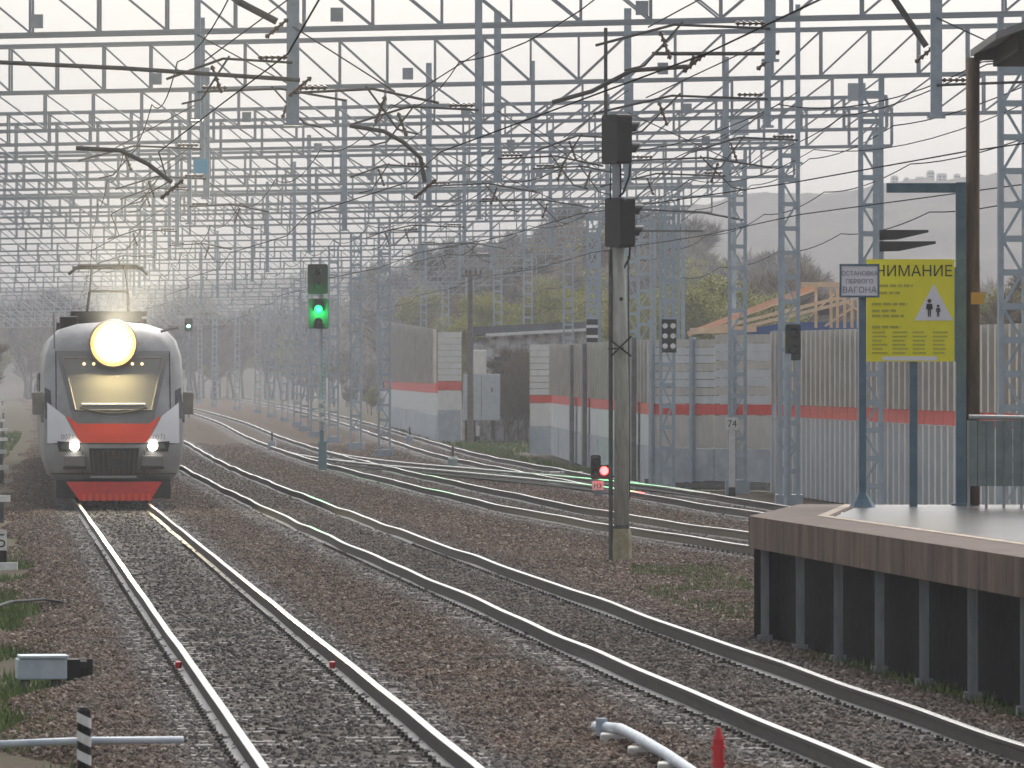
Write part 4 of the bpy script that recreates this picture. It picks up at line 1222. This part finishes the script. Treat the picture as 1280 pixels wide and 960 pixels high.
# back to the first door line
rim = [(x, depth(x, z), z) for x, z in sil]
for j, dy in enumerate((.0, .0)): pass
b = len(m.v)
m.v.extend([(x*1.02, max(y+.25, 1.0), z) for x, y, z in rim]); m.v.extend([(x*1.06, 2.6, .5 + (z-.5)*1.0) for x, y, z in rim])
for i in range(n):
    i2 = (i+1) % n
    m.f.append([NR*n+i, NR*n+i2, b+i2, b+i]); m.m.append(0)
    m.f.append([b+i, b+i2, b+n+i2, b+n+i]); m.m.append(0)
m.build('cab_shell', M['tr_grey'], tr, smooth=True)
def patch(quad, off=.015, th=.02, nu=8, nv=6):
    """bilinear quad of (x,z) laid on the nose"""
    m = MB()
    a, b_, c, d = [Vector((*q, 0)) for q in quad]
    P = []
    for j in range(nv+1):
        for i in range(nu+1):
            u, v = i/nu, j/nv
            p = (a*(1-u)+b_*u)*(1-v) + (d*(1-u)+c*u)*v
            P.append((p.x, depth(p.x, p.y) - off, p.y))
    fs = [(j*(nu+1)+i, j*(nu+1)+i+1, (j+1)*(nu+1)+i+1, (j+1)*(nu+1)+i) for j in range(nv) for i in range(nu)]
    m.add(P, fs)
    return m
patch([(-1.30, 3.46), (1.30, 3.46), (.88, 1.72), (-.88, 1.72)], .008, nu=14, nv=14).build('mask_panel', M['tr_mask'], tr, smooth=True)
ws = patch([(-1.10, 3.28), (1.10, 3.28), (.84, 2.14), (-.84, 2.14)], .022, nu=12, nv=10).build('windscreen', M['glass'], tr, smooth=True)
m = MB()
for p, q in (((-1.13, 3.3), (-.86, 2.1)), ((1.13, 3.3), (.86, 2.1)), ((-.86, 2.11), (.86, 2.11)), ((-1.13, 3.3), (1.13, 3.3))):
    k = 10
    m.tube([(p[0]+(q[0]-p[0])*i/k, depth(p[0]+(q[0]-p[0])*i/k, p[1]+(q[1]-p[1])*i/k)-.02, p[1]+(q[1]-p[1])*i/k) for i in range(k+1)], .028, 5)
m.build('windscreen_frame', M['tr_side'], tr)
m = MB()
m.tube([(x, depth(x, 2.24)-.05, 2.24 - .05*(abs(x)/.6)**2*0) for x in np.linspace(-.72, .72, 8)], .03, 5)
m.build('wiper_bar', M['tr_white'], tr)
m = MB()
m.tube([(x, depth(x, 2.1)-.06, 2.03 + .12*(x/.7)**2) for x in np.linspace(-.75, .75, 10)], .022, 5)
m.build('wiper', M['dark_under'], tr)
# orange-red band: centre and two wings
for quad in ([(-.80, 1.80), (.80, 1.80), (.74, 1.37), (-.74, 1.37)], [(-1.08, 1.99), (-.80, 1.795), (-.74, 1.372), (-.78, 1.42)], [(.80, 1.795), (1.08, 1.99), (.78, 1.42), (.74, 1.372)]):
    patch(quad, .026, nu=8, nv=4).build('red_band', M['tr_red'], tr, smooth=True)
for s in (-1, 1):
    q = [(s*1.50, 2.28), (s*1.10, 1.97), (s*.79, 1.40), (s*1.50, 1.34)]
    patch(q, .018, nu=8, nv=6).build('white_wedge', M['tr_white'], tr, smooth=True)
    q = [(s*1.28, 1.40), (s*.74, 1.37), (s*.74, 1.18), (s*1.24, 1.16)]
    hl = patch(q, .02, nu=6, nv=3).build('headlight', M['dark_under'], tr, smooth=True)
    m = MB(); x, z = s*.885, 1.295; y = depth(x, z)
    m.tube([(x, y-.02, z), (x, y-.06, z), (x, y-.09, z)], [.115, .10, .05], 14); m.build('lens', M['lamp2'], hl)
    m = MB(); x, z = s*1.12, 1.28; y = depth(x, z); m.tube([(x, y-.02, z), (x, y-.05, z)], .07, 10); m.build('lens', M['lens_off'], hl)
    m = MB(); x = s*.88; m.box((x, depth(x, .95)-.03, .95), (.5, .16, .26)); m.build('marker_box', M['tr_mask'], tr, bevel=.03)
    m = MB(); m.box((x, depth(x, .8)-.06, .79), (.52, .14, .06)); m.build('step', M['dark_under'], tr)
    m = MB(); x = s*1.72; m.b2((x-.12, .95, 2.0), (x+.12, 1.15, 2.52)); m.bar((s*1.53, 1.1, 2.25), (x, 1.05, 2.25), .05); m.b2((s*1.60-.05, 1.0, 1.82), (s*1.60+.05, 1.1, 2.0)); m.build('mirror', M['tr_side'], tr, bevel=.03)
    q = [(s*1.555, 2.62), (s*1.42, 2.55), (s*1.40, 1.95), (s*1.555, 1.90)]
    patch(q, .012, nu=4, nv=4).build('cab_side_window', M['glassdark'], tr, smooth=True)
    text('0071', .17, tr, (s*1.04, depth(1.04, 1.46)-.05, 1.44), M['print_lilac'], rot=(R(90), 0, s*R(22)), name='number')
m = MB(); m.prism([(-.56, 1.24), (.58, 1.24), (.50, .62), (-.50, .62)], -.07, .12); cg = m.build('coupler_recess', M['dark_under'], tr)
for k in range(9):
    x = -.44 + k*.11
    m = MB(); m.bar((x, -.085, .67), (x*1.1, -.085, 1.19), .065, .03); m.build('grille_bar', M['coupler'], cg)
m = MB(); m.prism([(-.62, 1.29), (.64, 1.29), (.58, 1.245), (-.56, 1.245)], -.10, .1); m.prism([(-.5, .615), (.5, .615), (.55, .57), (-.55, .57)], -.09, .1); m.build('coupler_frame', M['tr_grey'], tr)
m = MB(); m.prism([(-1.08, .48), (1.10, .48), (.84, .06), (-.78, .06)], -.02, .10); m.build('track_guard', M['tr_red2'], tr)
m = MB()
for k in range(11):
    x = -.72 + k*.148
    m.b2((x, -.05, .05), (x+.09, -.021, .20))
m.build('guard_slats', M['tr_red'], tr)
m = MB(); m.b2((-1.3, .25, .10), (1.3, 2.2, .52)); m.build('underframe', M['dark_under'], tr)
for k in range(7):
    x = -.66 + k*.22
    m = MB(); m.tube([(x, depth(x, 3.16)-.035, 3.16), (x, depth(x, 3.16)-.05, 3.16)], .035, 8); m.build('display_lamp', M['display'], tr)
for z, w in ((1.345, 1.5), (.66, 1.42)):
    m = MB(); m.tube([(x, depth(x, z)-.006, z) for x in np.linspace(-w, w, 25)], .012, 4); m.build('panel_seam', M['dark_under'], tr)
for s in (-1, 1):
    m = MB(); m.tube([(s*1.30, depth(1.30, z)-.006, z) for z in np.linspace(3.45, 2.1, 8)], .012, 4); m.build('panel_seam', M['dark_under'], tr)
    m = MB(); m.tube([(s*.70, depth(.7, z)-.006, z) for z in np.linspace(1.17, .62, 5)], .010, 4); m.build('panel_seam', M['dark_under'], tr)
m = MB(); m.tube([(.05, -.08, .92), (.05, -.40, .90)], .13, 10); m.b2((-.12, -.52, .78), (.22, -.38, 1.04)); m.build('coupler', M['dark_under'], tr)
# main headlight on the brow
hx_, hz_ = 0.0, 3.62
hy_ = depth(0, hz_) - .42
m = MB(); m.tube([(0, hy_+.75, hz_), (0, hy_-.06, hz_), (0, hy_-.10, hz_)], [.56, .56, .54], 28); mh_ = m.build('headlight', M['tr_mask'], tr)
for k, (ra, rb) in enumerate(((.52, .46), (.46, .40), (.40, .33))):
    m = MB(); m.tube([(0, hy_-.10-.012*k, hz_), (0, hy_-.112-.012*k, hz_)], [ra, ra-.01], 28); m.build('bloom_ring', M['bloom_ring%d' % k], mh_)
m = MB(); m.tube([(0, hy_-.14, hz_), (0, hy_-.18, hz_), (0, hy_-.22, hz_)], [.33, .28, .12], 28); m.build('lens', M['lamp'], mh_)
# main headlight beam, tilted up into the mist to add the lamp's halo
bl = bpy.data.lights.new('headlight_halo_beam', 'SPOT')
bl.energy = 560000; bl.color = (1.0, .88, .62); bl.spot_size = R(7.6); bl.spot_blend = 1.0; bl.shadow_soft_size = .3
blo = bpy.data.objects.new('headlight_halo_beam', bl); COL.objects.link(blo); blo.parent = tr
blo.location = (0, hy_-.35, hz_); blo.rotation_euler = (R(-93.6), 0, 0)

# bodies of the cars, windows, roof gear, bogies
def car(y0, y1, first):
    nm = 'car_body'
    p = tr
    m = MB()
    prof = [(x*1.06, z) for x, z in sil]
    n = len(prof)
    vs = [(x, y0, z) for x, z in prof] + [(x, y1, z) for x, z in prof]
    m.add(vs, [(i, (i+1) % n, n+(i+1) % n, n+i) for i in range(n)] + [tuple(range(n)), tuple(reversed(range(n, 2*n)))])
    return m
from math import sin, cos
ca, sa = math.cos(ang), math.sin(ang)
def local(xw, yw):
    dx, dy = xw - float(trackA(TD)), yw - TD
    return (dx*ca + dy*sa, -dx*sa + dy*ca)
y0 = 2.62
for ci in range(5):
    y1 = y0 + 19.2 if ci == 0 else y0 + 21.6
    # follow the gentle curve of the track
    d0, d1 = TD + y0, TD + y1
    pa, pb = local(float(trackA(d0)), d0), local(float(trackA(d1)), d1)
    rz = -math.atan2(pb[0]-pa[0], pb[1]-pa[1])
    m = car(0, y1-y0, ci == 0)
    body = m.build('car_body', M['tr_side'], tr, smooth=False, loc=(pa[0], pa[1], 0)); body.rotation_euler = (0, 0, rz)
    for s in (-1, 1):
        for k in range(7):
            m = MB(); yy = 1.4 + k*2.6
            if yy + 1.5 > y1-y0: break
            m.b2((s*1.655-.012, yy, 2.05), (s*1.655+.012, yy+1.5, 2.95)); m.build('window', M['glassdark'], body)
    m = MB()
    for yy in (2.5, y1-y0-3.5):
        for dy in (-1.2, 1.2):
            for s in (-1, 1):
                m.tube([(s*.72, yy+dy, .45), (s*.86, yy+dy, .45)], .45, 14)
        m.b2((-1.15, yy-1.7, .35), (1.15, yy+1.7, .62))
    m.b2((-1.2, 4.6, .25), (1.2, y1-y0-5.6, .5))
    m.build('bogie', M['dark_under'], body)
    m = MB(); m.b2((-.75, 3.5, 4.15), (.75, 5.5, 4.36)); m.b2((-1.15, 7.0, 4.0), (-.3, 9.0, 4.3)); m.b2((.3, 11, 4.0), (1.0, 14, 4.28))
    m.build('roof_equipment', M['dark_under'], body)
    if ci == 0:
        m = MB(); yy = 6.0 if ci == 0 else 4.0
        m.tube([(-.5, yy+1.2, 4.4), (-.45, yy-.5, 4.9), (-.4, yy+.7, 5.5)], .035, 5); m.tube([(.5, yy+1.2, 4.4), (.45, yy-.5, 4.9), (.4, yy+.7, 5.5)], .035, 5)
        m.tube([(-.95, yy+.7, 5.32), (-.7, yy+.7, 5.52), (.7, yy+.7, 5.52), (.95, yy+.7, 5.32)], .04, 5); m.tube([(-.85, yy+1.0, 5.48), (.85, yy+1.0, 5.48)], .04, 5)
        m.tube([(-.45, yy-.5, 4.9), (.45, yy-.5, 4.9)], .03, 5)
        m.b2((-.9, yy-1.0, 4.32), (.9, yy+1.6, 4.42))
        m.build('pantograph', M['dark_under'], body)
    y0 = y1 + .5
m = MB(); m.tube([(-1.33, .95, 3.5), (-1.35, .95, 4.35)], .02, 5); m.tube([(1.1, 1.4, 3.9), (1.5, 1.4, 4.0)], .03, 5); m.build('roof_aerial', M['tr_side'], tr)

# ------------------------------------------------------------------ trees
def tree_meshes(seed, h, spread, twig_mat, leaf_mat=None, nleaf=0, dens=1.0, twigw=.022):
    rd = random.Random(seed)
    tk, tw = MB(), MB()
    twv, twf, twm = [], [], []
    def twig(p, d, L):
        side = d.cross(Vector((rd.uniform(-1, 1), rd.uniform(-1, 1), rd.uniform(-1, 1))))
        if side.length < 1e-3: return
        side.normalize(); side *= twigw*rd.uniform(.6, 1.3)
        b = len(twv)
        q = p + d*L*.5 + Vector((rd.uniform(-1, 1), rd.uniform(-1, 1), rd.uniform(-.3, 1)))*L*.08
        e = p + d*L
        twv.extend([p-side, p+side, q+side*.7, q-side*.7, e])
        twf.append([b, b+1, b+2, b+3]); twf.append([b+3, b+2, b+4]); twm.extend([0, 0])
        if leaf_mat:
            for _ in range(nleaf):
                c = p + d*L*rd.uniform(.2, 1.05) + Vector((rd.uniform(-1, 1), rd.uniform(-1, 1), rd.uniform(-1, 1)))*.14
                s = rd.uniform(.03, .07)
                a1 = Vector((rd.uniform(-1, 1), rd.uniform(-1, 1), rd.uniform(-1, 1))).normalized()*s
                a2 = a1.cross(Vector((rd.uniform(-1, 1), rd.uniform(-1, 1), rd.uniform(-1, 1)))).normalized()*s*.7
                bb = len(twv)
                twv.extend([c-a1, c+a2, c+a1, c-a2]); twf.append([bb, bb+1, bb+2, bb+3]); twm.append(1)
    def grow(p, d, L, r, lev):
        pts = [p]; q = p.copy(); dd = d.copy()
        ns = 4
        for i in range(ns):
            dd = (dd + Vector((rd.uniform(-1, 1), rd.uniform(-1, 1), rd.uniform(-.4, .9)))*.16).normalized()
            q = q + dd*(L/ns); pts.append(q.copy())
        tk.tube(pts, [r*(1-.65*i/ns) for i in range(ns+1)], 6 if lev == 0 else 4, caps=False)
        if lev >= 3:
            return
        nb = [8, 6, 5][lev]
        for k in range(nb):
            s = rd.uniform(.28 if lev == 0 else .2, 1.0)
            i = min(int(s*ns), ns-1); f = s*ns - i
            bp = pts[i]*(1-f) + pts[i+1]*f
            az = rd.uniform(0, 2*math.pi)
            out = Vector((math.cos(az), math.sin(az), rd.uniform(.15, 1.0)))
            nd = (out*spread + dd*.7).normalized()
            nl = L*rd.uniform(.36, .6)*(1.15 - .45*s)
            if lev < 2: grow(bp, nd, nl, r*.45*(1-.4*s), lev+1)
            nt_ = int((3 + 6*lev)*dens)
            for _ in range(nt_):
                o_ = bp + nd*nl*rd.uniform(.2, 1.0)
                td = (nd + Vector((rd.uniform(-1, 1), rd.uniform(-1, 1), rd.uniform(-.5, 1.1)))*.85).normalized()
                twig(o_, td, rd.uniform(.5, 1.3)*h/9)
    grow(Vector((0, 0, -.3)), Vector((0, 0, 1)), h*.72, h*.018, 0)
    mt = tk.mesh('trunk', M['bark'], fix=False)
    me = bpy.data.meshes.new('crown'); me.from_pydata([tuple(v) for v in twv], [], twf)
    me.materials.append(twig_mat)
    if leaf_mat: me.materials.append(leaf_mat)
    me.polygons.foreach_set('material_index', twm); me.update()
    return mt, me
M['twig_l'] = mat('pale_tan_twigs', (.22, .19, .16), .9, 0, (.29, .255, .21), .6)
M['twig_d'] = mat('dark_twigs', (.075, .062, .06), .9, 0, (.12, .10, .09), .6)
PURPLE = [tree_meshes(s, 9, .9, tm, None, 0, 1.1, .03) for s, tm in ((1, M['twig_p']), (2, M['twig_l']), (3, M['twig_p']), (4, M['twig_d']), (5, M['twig_b']))]
OLIVE = [tree_meshes(s, 7, 1.2, M['twig_o'], M['leaf_o'], 7, 1.1, .022) for s in (11, 12, 13)]
BROWN = [tree_meshes(s, 7, 1.1, M['twig_b'], None, 0, 1.5, .026) for s in (21, 22)]
def plant(name, kind, x, y, z, s, label, cat, group):
    k = random.choice(kind)
    t_ = thing(name, label, cat, (x, y, z), random.uniform(0, 6.28), group)
    t_.scale = (s*random.uniform(.9, 1.15), s*random.uniform(.9, 1.15), s*random.uniform(.9, 1.1))
    inst('trunk', k[0], t_); inst('crown', k[1], t_)
    return t_
def hz_(x, y): return max(-.34, float(rise_h(np.array(x), np.array(y))))
# purple-grey wood on the rise
for i in range(115):
    y = random.uniform(500, 670)
    px = random.uniform(560, 1000)
    x = X(px, y)
    if i % 5 < 2: plant('budding_tree', OLIVE, x, y, hz_(x, y), random.uniform(.9, 1.2), 'olive-green budding tree among bare trees on the rise', 'tree', 'budding trees on the rise')
    else: plant('bare_tree', PURPLE, x, y, hz_(x, y), random.uniform(.85, 1.15), 'bare leafless tree on the rise behind the barrier', 'tree', 'bare trees on the rise')
for i in range(40):
    y = random.uniform(620, 780); px = random.uniform(900, 1300); x = X(px, y)
    plant('bare_tree', BROWN if i % 2 else PURPLE, x, y, hz_(x, y), random.uniform(.8, 1.2), 'bare hazy tree on the low slope below the skyline towers', 'tree', 'bare trees below the skyline towers')
# olive trees in front of it
for i in range(26):
    y = random.uniform(395, 440); px = random.uniform(585, 745)
    plant('budding_tree', OLIVE, X(px, y), y, -.34, random.uniform(.85, 1.15), 'olive-green budding tree behind the low shed', 'tree', 'budding trees behind the shed')
for i in range(28):
    y = random.uniform(330, 390); px = random.uniform(800, 985)
    plant('budding_tree', OLIVE, X(px, y), y, -.34, random.uniform(.9, 1.2)*np.interp(px, [800, 900, 985], [.85, 1.05, .9]), 'olive-green budding tree behind the six-dot board', 'tree', 'budding trees behind the barrier')
for i in range(8):
    y = random.uniform(400, 470); px = random.uniform(985, 1110)
    plant('bare_tree', BROWN, X(px, y), y, -.34, random.uniform(1.0, 1.45), 'bare brownish tree behind the timber roof frame', 'tree', 'bare trees behind the timber frame')
for i in range(9):
    y = random.uniform(260, 330); px = random.uniform(1215, 1310)
    plant('bare_tree', BROWN if i % 2 else OLIVE, X(px, y), y, -.34, random.uniform(.8, 1.05), 'thin tree at the right edge behind the brown column', 'tree', 'trees at the right edge')
for i in range(12):
    y = random.uniform(344, 351); px = random.uniform(628, 662)
    plant('shrub', BROWN, X(px, y), y, -.34, random.uniform(.45, .72), 'brown leafless shrub in the barrier gap', 'shrub', 'shrubs in the barrier gap')
# hazy far woods on the left and centre
for i in range(95):
    y = random.uniform(560, 960); px = random.uniform(-80, 600)
    x = X(px, y)
    f_ = float(trackA(y)) - 9; g_ = float(trackD(y)) + 8
    if f_ < x < g_:
        y = random.uniform(905, 990); x = X(px, y)
    z = hz_(x, y) if (430 < y < 900 and -120 < x < 150) else -.34
    plant('bare_tree', PURPLE if i % 3 else OLIVE, x, y, z, random.uniform(1.15, 1.6), 'far bare tree fading into the mist at left', 'tree', 'far misty trees')
for i in range(26):
    y = random.uniform(400, 540); px = random.uniform(330, 560)
    x = X(px, y)
    if x < float(trackD(y)) + 5: continue
    plant('budding_tree', OLIVE, x, y, -.34, random.uniform(.7, 1.1), 'misty green tree beyond the curve near the green signal', 'tree', 'trees beyond the curve')

for i in range(75):
    y = random.uniform(320, 900)
    if i % 3: x = float(trackA(y)) - random.uniform(6, 6 + y*.03)
    else:
        x = float(trackD(y)) + random.uniform(6, 14)
        if y < 560: continue
    plant('shrub', BROWN if i % 2 else PURPLE, x, y, -.34 if not (430 < y < 900) else hz_(x, y), random.uniform(.45, .8), 'low misty shrub far beyond the train', 'shrub', 'misty shrubs far beyond the train')

for i in range(60):
    y = random.uniform(470, 640)
    px = random.uniform(150, 480)
    x = X(px, y)
    if float(trackA(y)) - 5 < x < float(trackD(y)) + 4: continue
    plant('shrub', OLIVE if i % 3 else BROWN, x, y, hz_(x, y), random.uniform(.3, .55), 'low grey-green shrub beyond the curve of the tracks', 'shrub', 'shrubs beyond the curve')

# tower blocks on the skyline
for px, w, h in ((1118, 9, 7), (1133, 7, 5), (1150, 12, 8), (1163, 9, 13), (1177, 12, 7), (1196, 8, 5)):
    D = 1330.0
    x = X(px, D); zb = float(ridge_h(np.array(x), np.array(D))) - 1
    k = thing('tower_block', 'tiny pale tower block on the hazy skyline', 'building', (x, D, zb), 0, 'tower blocks on the skyline')
    sw, shh = w*D/F, h*D/F + 2
    m = MB(); m.b2((-sw/2, -1.5, 0), (sw/2, 1.5, shh)); m.build('wall', M['city'], k)
    m = MB(); m.b2((-sw/2+.15, -1.3, shh), (sw/2-.15, 1.3, shh+.25)); m.build('roof', M['city'], k)
    for a in range(2):
        for b in range(3):
            m = MB(); m.b2((-sw*.3+a*sw*.4, -1.53, shh-.5-b*.6), (-sw*.3+a*sw*.4+.35, -1.505, shh-.2-b*.6)); m.build('window', M['glassdark'], k)

# ------------------------------------------------------------------ grass
def grass(name, spots, label):
    v, f = [], []
    for (x0, x1, y0, y1, n, h, zf) in spots:
        for _ in range(n):
            y = random.uniform(y0, y1); u = random.random()
            x = (x0(y) if callable(x0) else x0)*(1-u) + (x1(y) if callable(x1) else x1)*u
            if math.sin(x*2.1+y*.35) + math.sin(x*.9 - y*.6) < -.35: continue
            z = zf; hh_ = h*random.uniform(.4, 1.2); a = random.uniform(0, 6.28); w = .012 + .00006*y
            lx, ly = random.uniform(-.6, .6)*hh_, random.uniform(-.6, .6)*hh_
            b = len(v)
            v.extend([(x-w*math.cos(a), y-w*math.sin(a), z-.02), (x+w*math.cos(a), y+w*math.sin(a), z-.02), (x+lx, y+ly, z+hh_)])
            f.append((b, b+1, b+2))
    me = bpy.data.meshes.new(name); me.from_pydata(v, [], f); me.materials.append(M['grass']); me.update()
    o = bpy.data.objects.new(name, me); COL.objects.link(o)
    tag(o, label, kind='stuff')
grass('grass', [(lambda y: float(trackA(y))-4.6, lambda y: float(trackA(y))-2.15, 50, 130, 18000, .13, -.30),
                (lambda y: float(trackA(y))-8, lambda y: float(trackA(y))-3.3, 130, 400, 12000, .22, -.34),
                (lambda y: float(trackD(y))+1.6, lambda y: float(trackD(y))+3.2, 200, 420, 9000, .22, -.34),
                (lambda y: edge(y)-.15, lambda y: edge(y)+.25, 60, 80, 900, .11, -.2),
                (lambda y: 1.9, lambda y: 3.6, 88, 118, 5000, .07, -.245),
                (lambda y: float(trackC(y))+1.3, lambda y: float(trackD(y))-1.5, 125, 190, 2500, .07, -.24),
                (X(590, 330), X(690, 330), 300, 345, 2000, .2, -.34)], 'patches of spring grass along the track edges')
